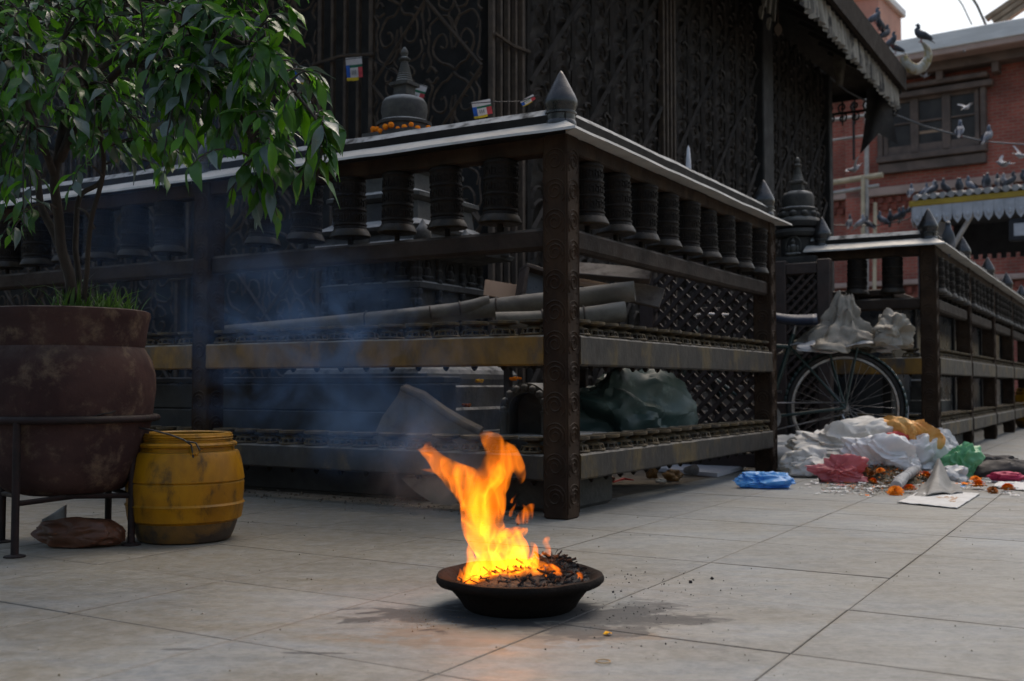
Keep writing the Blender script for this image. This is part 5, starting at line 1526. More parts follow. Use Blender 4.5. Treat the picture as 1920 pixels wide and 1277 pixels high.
def flame_material(name, base, sheet, scale, col, hot, w=.10, seed=0.0):
    """glowing gas: emission only, gathered in thin folded sheets"""
    m = bpy.data.materials.new(name); m.use_nodes = True
    nt = m.node_tree; N = nt.nodes; L = nt.links
    N.remove(N["Principled BSDF"]); out = N["Material Output"]
    tc = N.new("ShaderNodeTexCoord"); pos = tc.outputs["Object"]
    def mp(sc, loc=(0, 0, 0)):
        q = N.new("ShaderNodeMapping"); q.inputs["Scale"].default_value = sc; q.inputs["Location"].default_value = loc; L.new(pos, q.inputs[0]); return q.outputs[0]
    def ma(op, a, b=None):
        x = N.new("ShaderNodeMath"); x.operation = op
        for i, q in enumerate((a, b)):
            if q is None: continue
            if isinstance(q, (int, float)): x.inputs[i].default_value = q
            else: L.new(q, x.inputs[i])
        return x.outputs[0]
    def fold(sc, loc, dist, width):
        n = N.new("ShaderNodeTexNoise"); n.inputs["Scale"].default_value = scale; n.inputs["Detail"].default_value = 2.0
        n.inputs["Roughness"].default_value = .45; n.inputs["Distortion"].default_value = dist; L.new(mp(sc, loc), n.inputs["Vector"])
        a = ma('ABSOLUTE', ma('SUBTRACT', n.outputs[0], .5)); a = ma('DIVIDE', a, width)
        return ma('POWER', ma('MAXIMUM', ma('SUBTRACT', 1.0, a), 0.0), 1.6)
    s1 = fold((1, 1, .42), (seed, 0, 0), 1.1, w); s2 = fold((1.9, 1.9, .75), (seed + 4, 2, 1), .8, w * .8)
    hn = N.new("ShaderNodeTexNoise"); hn.inputs["Scale"].default_value = scale * 1.7; hn.inputs["Detail"].default_value = 1.5; hn.inputs["Distortion"].default_value = .9
    L.new(mp((1, 1, .38), (seed + 11, 3, 0)), hn.inputs["Vector"])
    hr = N.new("ShaderNodeMapRange"); hr.interpolation_type = 'SMOOTHSTEP'; hr.inputs["From Min"].default_value = .40; hr.inputs["From Max"].default_value = .56; L.new(hn.outputs[0], hr.inputs["Value"])
    base = ma('MULTIPLY', hr.outputs[0], base)
    dens = ma('ADD', base, ma('MULTIPLY', ma('ADD', s1, ma('MULTIPLY', s2, .7)), sheet))
    # hotter (brighter) low over the fuel
    sx = N.new("ShaderNodeSeparateXYZ"); L.new(pos, sx.inputs[0])
    r = N.new("ShaderNodeMapRange"); r.inputs["From Min"].default_value = .06; r.inputs["From Max"].default_value = .27; r.inputs["To Min"].default_value = hot; r.inputs["To Max"].default_value = .66; L.new(sx.outputs[2], r.inputs["Value"])
    e = N.new("ShaderNodeEmission"); e.inputs[0].default_value = (*col, 1)
    L.new(ma('MULTIPLY', dens, r.outputs[0]), e.inputs[1]); ab = N.new("ShaderNodeVolumeAbsorption"); ab.inputs[0].default_value = (.92, .62, .12, 1); ab.inputs[1].default_value = 22.0
    ads = N.new("ShaderNodeAddShader"); L.new(e.outputs[0], ads.inputs[0]); L.new(ab.outputs[0], ads.inputs[1]); L.new(ads.outputs[0], out.inputs["Volume"])
    m.cycles.volume_step_rate = .06 if hasattr(m.cycles, 'volume_step_rate') else 1
    return m
MT['flame'] = flame_material("orange_flame", 26.0, 62.0, 10.0, (1.0, .225, .010), 1.9, w=.075)
MT['flame_tip'] = flame_material("deep_orange_flame", 55.0, 75.0, 17.0, (1.0, .19, .008), 1.3, seed=9.0)
fire = thing("flame", "tall orange and yellow flame leaping from the black dish", "flame", DISH)
def fp(px, py, dy=0.0): return P(px, py, DISH.y + dy) - DISH
def gas(name, spines, mat, vox=.0042, wob=.009, seed=0):
    mb = MB()
    for sp in spines:
        dn = []
        for i in range(len(sp) - 1):
            p0, p1, p2, p3 = sp[max(0, i - 1)], sp[i], sp[i + 1], sp[min(len(sp) - 1, i + 2)]
            for j in range(5):
                t = j / 5
                dn.append([.5 * (2 * p1[k] + (p2[k] - p0[k]) * t + (2 * p0[k] - 5 * p1[k] + 4 * p2[k] - p3[k]) * t * t + (3 * p1[k] - p0[k] - 3 * p2[k] + p3[k]) * t ** 3) for k in range(4)])
        dn.append(list(sp[-1]))
        mb.tube([fp(a, b, d) for a, b, d, r in dn], [max(.0012, r * .00121) for a, b, d, r in dn], 14)
    me = mb.mesh(name, MT[mat], fix=False)
    tmp = bpy.data.objects.new("tmp", me); COL.objects.link(tmp)
    md = tmp.modifiers.new("r", 'REMESH'); md.mode = 'VOXEL'; md.voxel_size = vox
    m2 = tmp.modifiers.new("s", 'SMOOTH'); m2.factor = .6; m2.iterations = 3
    dg = bpy.context.evaluated_depsgraph_get(); ev = tmp.evaluated_get(dg)
    nm = bpy.data.meshes.new_from_object(ev); bpy.data.objects.remove(tmp); bpy.data.meshes.remove(me)
    for v in nm.vertices:
        p = v.co; h = max(0, (p.z - .06) / .3)
        a = Vector((noise.noise(Vector((p.x * 16, p.y * 16, p.z * 9 + seed))), noise.noise(Vector((p.x * 16 + 7, p.y * 16, p.z * 9 + seed))), .6 * noise.noise(Vector((p.x * 16, p.y * 16 + 9, p.z * 9 + seed)))))
        b = Vector((noise.noise(Vector((p.x * 45, p.y * 45, p.z * 22 + seed))), 0, noise.noise(Vector((p.x * 45, p.y * 45 + 5, p.z * 22 + seed)))))
        p = Vector((p.x, p.y * .62, p.z))
        v.co = p + a * wob * (1 + h) + b * wob * .35
    nm.name = name; nm.materials.clear(); nm.materials.append(MT[mat])
    nm.polygons.foreach_set("use_smooth", [True] * len(nm.polygons))
    return link(name, nm, fire)
gas("flame_body", [
    [(920, 1100, 0, 44), (925, 1070, 0, 42), (935, 1045, 0, 44), (918, 1015, 0, 38), (906, 985, 0, 38), (905, 955, 0, 42), (897, 925, 0, 40), (872, 905, 0, 34), (845, 888, 0, 26), (822, 868, 0, 18), (809, 851, 0, 13), (805, 838, 0, 8), (816, 829, 0, 2)],
    [(905, 940, .01, 30), (920, 905, .01, 30), (932, 878, .01, 30), (938, 856, .01, 27), (928, 838, .0, 20), (914, 824, 0, 13), (902, 814, 0, 3)],
    [(930, 862, .01, 22), (952, 853, .0, 20), (968, 867, 0, 14), (975, 884, -.01, 11), (975, 898, -.01, 8), (970, 908, -.01, 2)],
    [(862, 912, .0, 22), (890, 898, .01, 22), (924, 885, .01, 20)],
    [(845, 890, 0, 12), (818, 883, .01, 6), (800, 881, .01, 4), (784, 882, .01, 1.2)],
    [(800, 850, 0, 8), (792, 843, 0, 4), (785, 842, 0, 1)],
], 'flame')
gas("flame_tongue", [[(940, 1090, .02, 26), (962, 1060, .02, 26), (972, 1030, .02, 20), (966, 1005, .02, 11), (972, 992, .02, 3)], [(950, 1008, .0, 10), (968, 1000, 0, 9), (982, 992, 0, 7), (987, 987, 0, 2)]], 'flame', seed=21)
gas("flame_tongue", [[(882, 1096, -.03, 18), (886, 1068, -.03, 15), (880, 1045, -.03, 10), (884, 1025, -.03, 6), (880, 1010, -.03, 1.5)]], 'flame', seed=22)
gas("flame_tongue", [[(915, 1000, -.02, 16), (898, 970, -.02, 14), (904, 935, -.02, 12), (930, 905, -.02, 12), (938, 880, -.02, 9), (928, 862, -.02, 3)]], 'flame_tip', seed=23)
gas("flame_tongue", [[(968, 1085, 0, 22), (990, 1060, 0, 18), (1000, 1048, 0, 8), (1006, 1040, 0, 2)], [(985, 1092, -.03, 16), (1015, 1075, -.03, 15), (1010, 1060, -.03, 8), (1003, 1048, -.03, 3)]], 'flame', seed=3)
gas("flame_tongue", [[(948, 1000, -.01, 9), (965, 996, -.01, 9), (980, 992, -.01, 7), (986, 988, -.01, 3)], [(930, 1015, -.01, 9), (940, 1004, -.01, 9), (955, 998, -.01, 8)]], 'flame_tip', seed=4)
gas("flame_wisp", [[(966, 981, 0, 6), (978, 970, 0, 11), (992, 962, 0, 11), (1000, 952, 0, 8), (1007, 945, 0, 2)], [(990, 964, 0, 8), (986, 950, 0, 4), (976, 941, 0, 1.5)], [(1000, 960, 0, 7), (996, 975, 0, 6), (986, 980, 0, 3)]], 'flame_tip', seed=5)
gas("flame_wisp", [[(1012, 1044, 0, 2), (1022, 1036, 0, 4), (1030, 1042, 0, 3), (1028, 1028, 0, 5), (1022, 1016, 0, 6), (1028, 1009, 0, 5), (1020, 1012, 0, 3)]], 'flame_tip', vox=.003, seed=6, wob=.002)
gas("flame_tongue", [[(1000, 1098, -.06, 9), (1030, 1093, -.06, 7), (1046, 1094, -.06, 3)], [(1022, 1078, -.05, 12), (1034, 1070, -.05, 10), (1038, 1082, -.05, 8), (1050, 1090, -.05, 4)], [(1072, 1092, -.05, 3), (1086, 1090, -.05, 5), (1088, 1080, -.05, 5), (1080, 1077, -.05, 2)]], 'flame_tip', vox=.003, seed=7, wob=.003)
gas("flame_tongue", [[(860, 1090, -.03, 5), (864, 1078, -.03, 4.5), (863, 1066, -.03, 1.5)]], 'flame_tip', vox=.0025, seed=8, wob=.002)
gas("flame_core", [[(905, 1098, -.05, 22), (900, 1070, -.05, 16), (905, 1045, -.04, 9), (902, 1025, -.04, 3)], [(935, 1096, -.04, 20), (925, 1065, -.04, 14), (932, 1040, -.04, 8), (928, 1020, -.03, 3)], [(960, 1098, -.05, 16), (965, 1078, -.05, 11), (955, 1055, -.05, 5)], [(885, 1098, -.06, 14), (880, 1075, -.06, 8), (884, 1052, -.06, 3)]], 'flame', seed=12)
gas("flame_tongue", [[(945, 1100, -.09, 22), (975, 1088, -.09, 22), (1003, 1084, -.09, 16), (1026, 1092, -.09, 9), (1042, 1097, -.09, 3)], [(975, 1085, -.08, 18), (995, 1066, -.08, 15), (1004, 1052, -.08, 9), (1003, 1040, -.08, 2)]], 'flame', seed=31)
gas("flame_tongue", [[(1016, 1097, -.07, 8), (1012, 1080, -.07, 9), (1026, 1068, -.07, 9), (1044, 1076, -.07, 8), (1052, 1086, -.07, 5), (1060, 1090, -.07, 1.5)]], 'flame_tip', vox=.003, seed=32, wob=.004)
gas("flame_tongue", [[(875, 1102, -.09, 16), (900, 1096, -.09, 24), (935, 1098, -.09, 22)], [(880, 1098, -.08, 14), (874, 1075, -.08, 10), (880, 1055, -.08, 6), (876, 1040, -.08, 1.5)]], 'flame', seed=33)
gas("flame_tongue", [[(955, 1085, -.03, 24), (985, 1055, -.02, 20), (996, 1030, -.02, 10), (990, 1015, -.02, 3)]], 'flame_tip', seed=34)
lk = random.Random(5)
for k_, (x, y, h, ln, r) in enumerate(((958, 1095, 62, 10, 7), (975, 1092, 50, 14, 6), (990, 1096, 34, 22, 6), (1003, 1088, 40, -6, 5), (1018, 1096, 26, 14, 5), (1040, 1100, 14, 10, 4), (1060, 1096, 12, 10, 3.5), (870, 1098, 30, 4, 5), (878, 1100, 52, -4, 6), (893, 1102, 40, 6, 7), (945, 1104, 30, -8, 6), (915, 1104, 36, 5, 7), (960, 945, 22, 10, 3), (955, 970, 30, 14, 4), (868, 960, 26, -9, 3.5), (880, 1015, 28, -10, 4))):
    gas("flame_lick", [[(x, y, -.05 if y > 1050 else 0, r), (x + ln * .15, y - h * .35, -.05 if y > 1050 else 0, r * 1.05), (x + ln * .7, y - h * .7, -.05 if y > 1050 else 0, r * .6), (x + ln, y - h, -.05 if y > 1050 else 0, 1)]], 'flame_tip', vox=.003, seed=40 + k_, wob=.003)
# the light the fire throws
for z, e, c in ((.22, 1.3, (1, .42, .10)), (.13, .25, (1, .36, .08))):
    ld = bpy.data.lights.new("fire_glow", 'POINT'); ld.energy = e; ld.color = c; ld.shadow_soft_size = .05
    lo = bpy.data.objects.new("fire_glow", ld); COL.objects.link(lo); lo.location = DISH + Vector((-.04, -.02, z)); lo.parent = None

# ------------------------------------------------------------------ smoke drifting to the left along the railing
def smoke_material(name, dens, scale, lo, hi, col):
    m = bpy.data.materials.new(name); m.use_nodes = True
    nt = m.node_tree; N = nt.nodes; L = nt.links; N.remove(N["Principled BSDF"]); out = N["Material Output"]
    tc = N.new("ShaderNodeTexCoord"); pos = tc.outputs["Object"]          # unit-ball object space
    ln = N.new("ShaderNodeVectorMath"); ln.operation = 'LENGTH'; L.new(pos, ln.inputs[0])
    def nz(sc, det, dist):
        n = N.new("ShaderNodeTexNoise"); n.inputs["Scale"].default_value = sc; n.inputs["Detail"].default_value = det; n.inputs["Roughness"].default_value = .6; n.inputs["Distortion"].default_value = dist
        g = N.new("ShaderNodeNewGeometry"); L.new(g.outputs["Position"], n.inputs["Vector"]); return n.outputs[0]
    def mr(f, a, b, c=0.0, d=1.0):
        r = N.new("ShaderNodeMapRange"); r.interpolation_type = 'SMOOTHSTEP'
        for k, v in (("From Min", a), ("From Max", b), ("To Min", c), ("To Max", d)): r.inputs[k].default_value = v
        L.new(f, r.inputs["Value"]); return r.outputs[0]
    def mu(a, b):
        x = N.new("ShaderNodeMath"); x.operation = 'MULTIPLY'
        for i, q in enumerate((a, b)):
            if isinstance(q, float): x.inputs[i].default_value = q
            else: L.new(q, x.inputs[i])
        return x.outputs[0]
    d = mu(mu(mr(nz(scale, 7, 1.6), lo, hi), mr(ln.outputs["Value"], 1.0, .35)), dens)
    pv = N.new("ShaderNodeVolumePrincipled"); pv.inputs["Color"].default_value = (*col, 1); pv.inputs["Anisotropy"].default_value = .1
    L.new(d, pv.inputs["Density"]); L.new(pv.outputs[0], out.inputs["Volume"])
    if hasattr(m.cycles, 'volume_step_rate'): m.cycles.volume_step_rate = .35
    return m
def puff(name, label, c, r, rot, mat):
    q = MB(); q.ball((0, 0, 0), 1.0, 24, 16)
    o = q.build(name, mat, loc=c, rot=rot, smooth=80); o.scale = r
    tag(o, label, "smoke", kind="stuff"); return o
SMK = smoke_material("blue_smoke", 1.9, 4.2, .43, .68, (.23, .41, .74))
SMK2 = smoke_material("thin_blue_smoke", .32, 3.0, .42, .66, (.24, .42, .78))
puff("smoke", "drifting blue smoke between the yellow drum and the flame, in front of the railing", P(600, 670, 4.0), (.95, .20, .50), (0, R(14), R(-26)), SMK)
puff("smoke", "thin blue haze of smoke rising through the tree at upper left", P(330, 400, 3.72), (.95, .26, .62), (0, R(25), R(-20)), SMK2)
puff("smoke", "wisps of blue smoke leaving the flame tips and trailing left past the bottom rail", P(730, 800, 3.15), (.36, .13, .20), (0, R(12), R(-20)), SMK)
SMK3 = smoke_material("brown_grey_smoke", 1.9, 9.0, .42, .62, (.46, .40, .40))
puff("smoke", "faint brownish smoke curling beside the flame in front of the bottom rail", P(815, 880, 2.8), (.22, .12, .19), (0, 0, 0), SMK3)
# ------------------------------------------------------------------ bicycle
BKL = Vector((P(1583, 700, 6.6).x, 6.6, 0)); BKA = R(166)
MT['bikegreen'] = pm("dark_green_bicycle_paint", (.010, .030, .028), (.016, .038, .036), 8, .4, bump=.05, dust=.5, dustcol=(.12, .12, .11))
MT['rubber'] = pm("black_rubber", (.012, .012, .013), (.022, .021, .02), 12, .8, bump=.2)
MT['chrome'] = pm("dull_chrome", (.32, .32, .33), (.18, .17, .165), 14, .38, metal=.9, bump=.05)
MT['saddle'] = pm("navy_saddle", (.012, .022, .05), (.02, .03, .055), 8, .5, bump=.1)
bike = thing("bicycle", "old dark green bicycle with a sack on its rear carrier, parked behind the railing corner", "bicycle", BKL, BKA)
def circ(r, z, n, x=0, y=0, a0=0, a1=360): return [(x + r * math.cos(R(a0 + (a1 - a0) * k / n)), y, z + r * math.sin(R(a0 + (a1 - a0) * k / n))) for k in range(n + 1)]
def wheel(x):
    w = MB(); w.tube(circ(.335, .36, 48, x), .019, 8, cap=False); wo_ = w.build("wheel", MT['rubber'], bike, smooth=60)
    w = MB(); w.tube(circ(.312, .36, 48, x), .012, 6, cap=False, flat=1.1); w.build("rim", MT['chrome'], wo_, smooth=60)
    w = MB()
    for k in range(36):
        a = R(k * 10); b = a + R(70 if k % 2 else -70); s = .022 if k % 4 < 2 else -.022
        w.tube([(x + .02 * math.cos(b), s, .36 + .02 * math.sin(b)), (x + .308 * math.cos(a), 0, .36 + .308 * math.sin(a))], .0016, 4)
    w.build("spokes", MT['chrome'], wo_)
    w = MB(); w.tube([(x, -.05, .36), (x, .05, .36)], .022, 10); w.build("hub", MT['chrome'], wo_, smooth=60)
    w = MB()
    pts = circ(.366, .36, 30, x, 0, 5 if x < .5 else 40, 205 if x < .5 else 200)
    for i in range(len(pts) - 1):
        p, p2 = Vector(pts[i]), Vector(pts[i + 1]); c_ = Vector((x, 0, .36))
        n0, n1 = (p - c_).normalized(), (p2 - c_).normalized()
        w.add([p + Vector((0, -.03, 0)) - n0 * .012, p + Vector((0, -.02, 0)), p + Vector((0, .02, 0)), p + Vector((0, .03, 0)) - n0 * .012,
               p2 + Vector((0, -.03, 0)) - n1 * .012, p2 + Vector((0, -.02, 0)), p2 + Vector((0, .02, 0)), p2 + Vector((0, .03, 0)) - n1 * .012], [(0, 1, 5, 4), (1, 2, 6, 5), (2, 3, 7, 6)])
    g_ = w.build("mudguard", MT['bikegreen'], bike, smooth=60)
    md = g_.modifiers.new("t", 'SOLIDIFY'); md.thickness = .002
    return g_
mg = wheel(0.0); wheel(1.10)
q = MB(); pts = circ(.370, .36, 8, 0, 0, 178, 208); 
# white painted tail of the rear mudguard
MT['white'] = pm("dirty_white_paint", (.55, .55, .58), (.42, .42, .45), 9, .5, bump=.05)
for i in range(8):
    p, p2 = Vector(pts[i]), Vector(pts[i + 1]); q.add([p + Vector((0, -.022, 0)), p + Vector((0, .022, 0)), p2 + Vector((0, .022, 0)), p2 + Vector((0, -.022, 0))], [(0, 1, 2, 3)])
qq = q.build("white_tail", MT['white'], mg); md = qq.modifiers.new("t", 'SOLIDIFY'); md.thickness = .003
def bar(name, pts, r, mat): 
    q = MB(); q.tube(pts, r, 8); return q.build(name, MT[mat], bike, smooth=60)
bbk = Vector((.47, 0, .30)); st_ = Vector((.30, 0, .82)); hd = Vector((.92, 0, .78)); hd2 = Vector((.95, 0, .66))
fm = MB()
for a, b, r in ((bbk, st_, .015), (bbk, hd2, .016), (st_ - Vector((-.02, 0, .08)), hd, .014), (hd2, hd + Vector((-.02, 0, .08)), .017)): fm.tube([a, b], r, 8)
for s in (-.055, .055):
    fm.tube([(0, s, .36), bbk + Vector((0, s * .6, 0))], .009, 8); fm.tube([(0, s, .36), st_ + Vector((.02, s * .3, -.08))], .008, 8)
    fm.tube([hd2 + Vector((.01, s, -.02)), (1.02, s, .48), (1.10, s, .36)], .010, 8)
    fm.tube([(0, s, .36), (-.08, s, .745)], .006, 6); fm.tube([(0, s, .36), (.10, s, .745)], .006, 6)
fm.build("frame", MT['bikegreen'], bike, smooth=60)
q = MB(); q.tube([st_, st_ + Vector((-.02, 0, .10))], .012, 8); q.build("seat_post", MT['chrome'], bike, smooth=60)
q = MB(); q.grid(lambda u, v: (.16 + .30 * u, (v - .5) * (.20 - .15 * u), .945 + .02 * u - .18 * (v - .5) ** 2 - .012 * math.sin(3.14 * u)), 10, 6); so = q.build("saddle", MT['saddle'], bike, smooth=60)
md = so.modifiers.new("t", 'SOLIDIFY'); md.thickness = .035
bar("handlebar", [(.68, -.27, .96), (.85, -.24, .97), (.92, -.06, .95), (.92, .06, .95), (.85, .24, .97), (.68, .27, .96)], .011, 'chrome'); bar("stem", [hd + Vector((-.02, 0, .08)), (.91, 0, .95)], .012, 'chrome')
cr = MB()
cr.lathe([(.09, -.004), (.09, .004)], (bbk.x, .06, bbk.z), 24, rot=Matrix.Rotation(R(90), 3, 'X'))
cr.tube([bbk + Vector((0, -.08, 0)), bbk + Vector((.05, -.08, -.16))], .010, 6); cr.tube([bbk + Vector((0, .08, 0)), bbk + Vector((-.05, .08, .16))], .010, 6); cr.tube([bbk + Vector((0, -.08, 0)), bbk + Vector((0, .08, 0))], .014, 8)
cr.build("crank", MT['chrome'], bike)
cr = MB(); cr.tube([(.0, .06, .395), (.47, .06, .39)], .005, 4); cr.tube([(.0, .06, .325), (.47, .06, .212)], .005, 4); cr.build("chain", MT['chrome'], bike)
for dx, s, dz in ((.05, -.12, -.16), (-.05, .12, .16)):
    q = MB(); q.cbox(bbk + Vector((dx, s, dz)), (.09, .07, .022), .004); q.build("pedal", MT['rubber'], bike)
rk = MB()
for s in (-.065, 0, .065): rk.tube([(.20, s, .755), (-.22, s, .75)], .006, 6)
for x in (.18, 0, -.2): rk.tube([(x, -.07, .755), (x, .07, .755)], .006, 6)
rk.build("carrier", MT['bikegreen'], bike)
bar("kickstand", [(.02, .06, .32), (-.10, .12, .012)], .008, 'chrome')
# sack on the carrier
MT['sack'] = pm("dusty_white_woven_plastic", (.34, .31, .255), (.22, .20, .165), 7, .55, bump=.3, bscale=90, transl=.2, c3=(.22, .195, .155), c3scale=7, c3lo=.52, c3hi=.68)
MT['film'] = pm("greyish_clear_film", (.55, .56, .57), (.42, .43, .44), 7, .3, bump=.15, transl=.35)
sk = thing("woven_sack", "dusty off-white plastic sack heaped over the bicycle carrier", "sack", BKL + Vector((0, 0, .765)), BKA)
def drape(name, mat, parent, c, rx, ry, h, nf, seed, twist=1.2, hem=.03, loc_only=False):
    """cloth gathered to a twisted peak and flaring into folds"""
    mb = MB(); rr = random.Random(seed); ph = [rr.uniform(0, 6.3) for _ in range(6)]
    lean = (rr.uniform(-.05, .05), rr.uniform(-.03, .03))
    def f(u, v):
        a = 2 * math.pi * u + twist * (1 - v) ** 2
        prof = .10 + .42 * v ** .8 + .50 * max(0, v - .45) ** 1.1 * 1.6
        fold = .16 * math.sin(nf * a + ph[0] + 2 * v) + .10 * math.sin((nf * 2 + 1) * a + ph[1] - 3 * v) + .07 * math.sin((nf * 3 + 2) * a + ph[2]) 
        n_ = noise.noise((math.cos(a) * 1.6 + seed, math.sin(a) * 1.6, v * 3)) * .35 + noise.noise((math.cos(a) * 5 + seed, math.sin(a) * 5, v * 7)) * .22 + noise.noise((math.cos(a) * 11 + seed, math.sin(a) * 11, v * 15)) * .09
        k = prof * (1.1 + fold * (.5 + .6 * v) + n_ * .8 - .28 * noise.voronoi(Vector((math.cos(a) * 2.6 + seed, math.sin(a) * 2.6, v * 4)))[0][0])
        z = h * (1 - v) ** 1.25 + hem * math.sin(nf * a + ph[3]) * v ** 3 + .10 * h * noise.noise((math.cos(a) * 3, math.sin(a) * 3, v * 6 + seed)) - .10 * h * noise.voronoi(Vector((math.cos(a) * 3.2, math.sin(a) * 3.2, v * 5 + seed)))[0][0]
        return (c[0] + rx * k * math.cos(a) + lean[0] * (1 - v), c[1] + ry * k * math.sin(a) + lean[1] * (1 - v), c[2] + z)
    mb.grid(f, 120, 46)
    o = mb.build(name, mat, parent, smooth=60); md = o.modifiers.new("t", 'SOLIDIFY'); md.thickness = .002
    return o
drape("sack", MT['sack'], sk, (.04, 0, -.02), .36, .19, .33, 3, 36, 3.2, .025)
drape("lower_fold", MT['film'], sk, (.03, -.02, -.03), .36, .19, .17, 4, 41, .6, .03)
crumple("side_fold", MT['sack'], (-.27, .02, -.03), (.12, .12, .12), 35, .55, 1.4, 5, sk)
# ------------------------------------------------------------------ rubbish heap
MT['whitebag'] = pm("crumpled_white_plastic", (.80, .80, .81), (.66, .655, .66), 6, .34, bump=.2, bscale=50, transl=.3, c3=(.48, .45, .42), c3scale=5, c3lo=.55, c3hi=.7)
MT['whitesack'] = pm("dirty_white_sack", (.74, .72, .68), (.58, .56, .52), 6, .55, bump=.3, bscale=80, transl=.25, c3=(.40, .37, .33), c3scale=6, c3lo=.54, c3hi=.68)
MT['orangewrap'] = pm("orange_gold_wrapper", (.55, .22, .03), (.62, .36, .12), 7, .35, metal=.2, bump=.15, c3=(.12, .10, .02), c3scale=7, c3lo=.62, c3hi=.68)
MT['redwrap'] = pm("red_wrapper", (.45, .025, .025), (.38, .02, .02), 9, .4, bump=.1)
MT['pinkbag'] = pm("pink_plastic", (.62, .17, .18), (.52, .13, .14), 7, .4, bump=.15, transl=.35)
MT['bluefilm'] = pm("sky_blue_plastic", (.16, .46, .86), (.10, .36, .76), 7, .35, bump=.15, bscale=60, transl=.3)
MT['greenfilm'] = pm("pale_green_plastic", (.20, .50, .28), (.14, .40, .20), 6, .3, bump=.15, transl=.35)
MT['blackcloth'] = pm("brown_black_cloth", (.030, .024, .022), (.02, .016, .015), 7, .75, bump=.3)
MT['magenta'] = pm("magenta_cloth", (.42, .02, .08), (.32, .015, .06), 7, .7, bump=.3)
MT['paper'] = pm("creased_white_paper", (.55, .55, .54), (.45, .445, .43), 5, .8, bump=.15, bscale=30)
MT['greypaper'] = pm("grey_creased_film", (.27, .265, .25), (.20, .195, .185), 6, .6, bump=.25, bscale=40, transl=.2)
MT['cup'] = pm("brown_plastic_cup", (.050, .030, .024), (.036, .022, .018), 9, .45, bump=.05)
MT['foam'] = pm("white_foam_board", (.55, .56, .60), (.47, .48, .51), 5, .8, bump=.1)
MT['clear'] = pm("clear_plastic", (.36, .36, .36), (.26, .26, .25), 6, .2, bump=.1, transl=.4, alpha=.55)
MT['debris'] = pm("dry_leaf_litter", (.13, .10, .055), (.06, .05, .03), 40, .9, bump=.3)
def at(px, py, dz=0.0):
    p = G(px, py); p.z = dz; return p
def bag(name, mat, px, py, r, seed, label, cat="plastic bag", amp=.45, freq=1.5, sub=4, dz=.001, rz=0.0):
    p = at(px, py, dz); p.y += r[1] * .6
    return tag(crumple(name, MT[mat], p, r, seed, amp, freq, sub, rz=R(rz)), label, cat)
bag("white_sack", 'whitesack', 1520, 884, (.24, .15, .125), 41, "dirty white sack lying against the far post of the corner railing", "sack", sub=5, rz=-15)
bag("white_sack", 'whitesack', 1605, 893, (.31, .17, .165), 42, "biggest dirty white sack in the middle of the rubbish heap below the bicycle wheel", "sack", .5, 1.6, 6)
bag("white_sack", 'whitesack', 1545, 895, (.21, .11, .095), 43, "white sack bulging out low at the front left of the heap, behind the pink bag", "sack", sub=5, rz=10)
bag("white_bag", 'whitebag', 1668, 900, (.22, .12, .135), 44, "crumpled white plastic bag at the front of the heap beside the orange wrapper", amp=.55, sub=6)
bag("white_bag", 'whitebag', 1730, 893, (.16, .11, .12), 45, "crumpled shiny white bag right of the orange wrapper", amp=.6, sub=5)
p = at(1700, 893); p.y += .10
tag(crumple("snack_wrapper", MT['orangewrap'], (p.x, p.y, .11), (.19, .11, .12), 46, .5, 1.5, 5, rz=R(-25)), "big orange and gold wrapper draped over the top of the rubbish heap", "wrapper")
tag(crumple("snack_wrapper", MT['redwrap'], (p.x - .055, p.y - .11, .17), (.065, .03, .05), 47, .3, 2, 3), "small red wrapper tucked under the orange one", "wrapper")
bag("pink_bag", 'pinkbag', 1583, 906, (.145, .07, .075), 48, "crumpled translucent pink plastic bag at the front left of the heap", amp=.6, freq=1.8, sub=5)
bag("green_bag", 'greenfilm', 1812, 898, (.09, .09, .10), 49, "pale green plastic bag at the right of the heap", amp=.5, sub=5)
bag("clear_bag", 'film', 1778, 880, (.13, .10, .12), 50, "greyish clear plastic bag behind the white paper sheet", amp=.6, sub=5)
bag("clear_bag", 'film', 1790, 905, (.10, .07, .05), 51, "dull clear plastic bag lying just right of the white paper sheet", amp=.5)
bag("dark_cloth", 'blackcloth', 1862, 895, (.19, .12, .075), 52, "heap of brownish black cloth at the right end of the rubbish", "cloth", .45, sub=5)
bag("magenta_cloth", 'magenta', 1900, 905, (.10, .06, .035), 53, "magenta cloth lying at the right frame edge by the dark cloth", "cloth", .5)
bag("blue_bag", 'bluefilm', 1437, 916, (.135, .07, .048), 54, "sky blue plastic bag lying alone on the slabs left of the heap", amp=.6, freq=1.6, sub=5)
tag(crumple("bottle_cap", MT['bluebag'], at(1468, 872, .01), (.02, .02, .02), 5, .1, 2, 3), "small blue plastic cap between the far post and the white sack", "cap")
# paper sheets, roll, cup
def flat_sheet(name, mat, corners, label, cat, amp=.02, seed=0, peak=None):
    A, B_, C_, D_ = [at(*c) for c in corners]
    def f(u, v):
        p = A.lerp(B_, u).lerp(D_.lerp(C_, u), v)
        h = .004 + amp * (abs(noise.noise((u * 4 + seed, v * 4, 1))) + .5 * abs(noise.noise((u * 9 + seed, v * 9, 4))))
        if peak: h += peak[2] * max(0, 1 - math.hypot((u - peak[0]) * 1.6, v - peak[1]) * 1.7) ** 1.3
        return (p.x, p.y, h)
    return tag(sheet(name, MT[mat], f, 26, 26, th=.0015), label, cat)
flat_sheet("paper_sheet", 'paper', ((1682, 944), (1795, 955), (1838, 928), (1735, 918)), "creased white paper sheet spread flat at the front of the rubbish heap", "paper", .008, 1)
flat_sheet("film_sheet", 'greypaper', ((1712, 936), (1806, 928), (1790, 890), (1745, 886)), "grey creased film peaked like a tent on the white paper sheet", "plastic sheet", .02, 3, (.45, .5, .13))
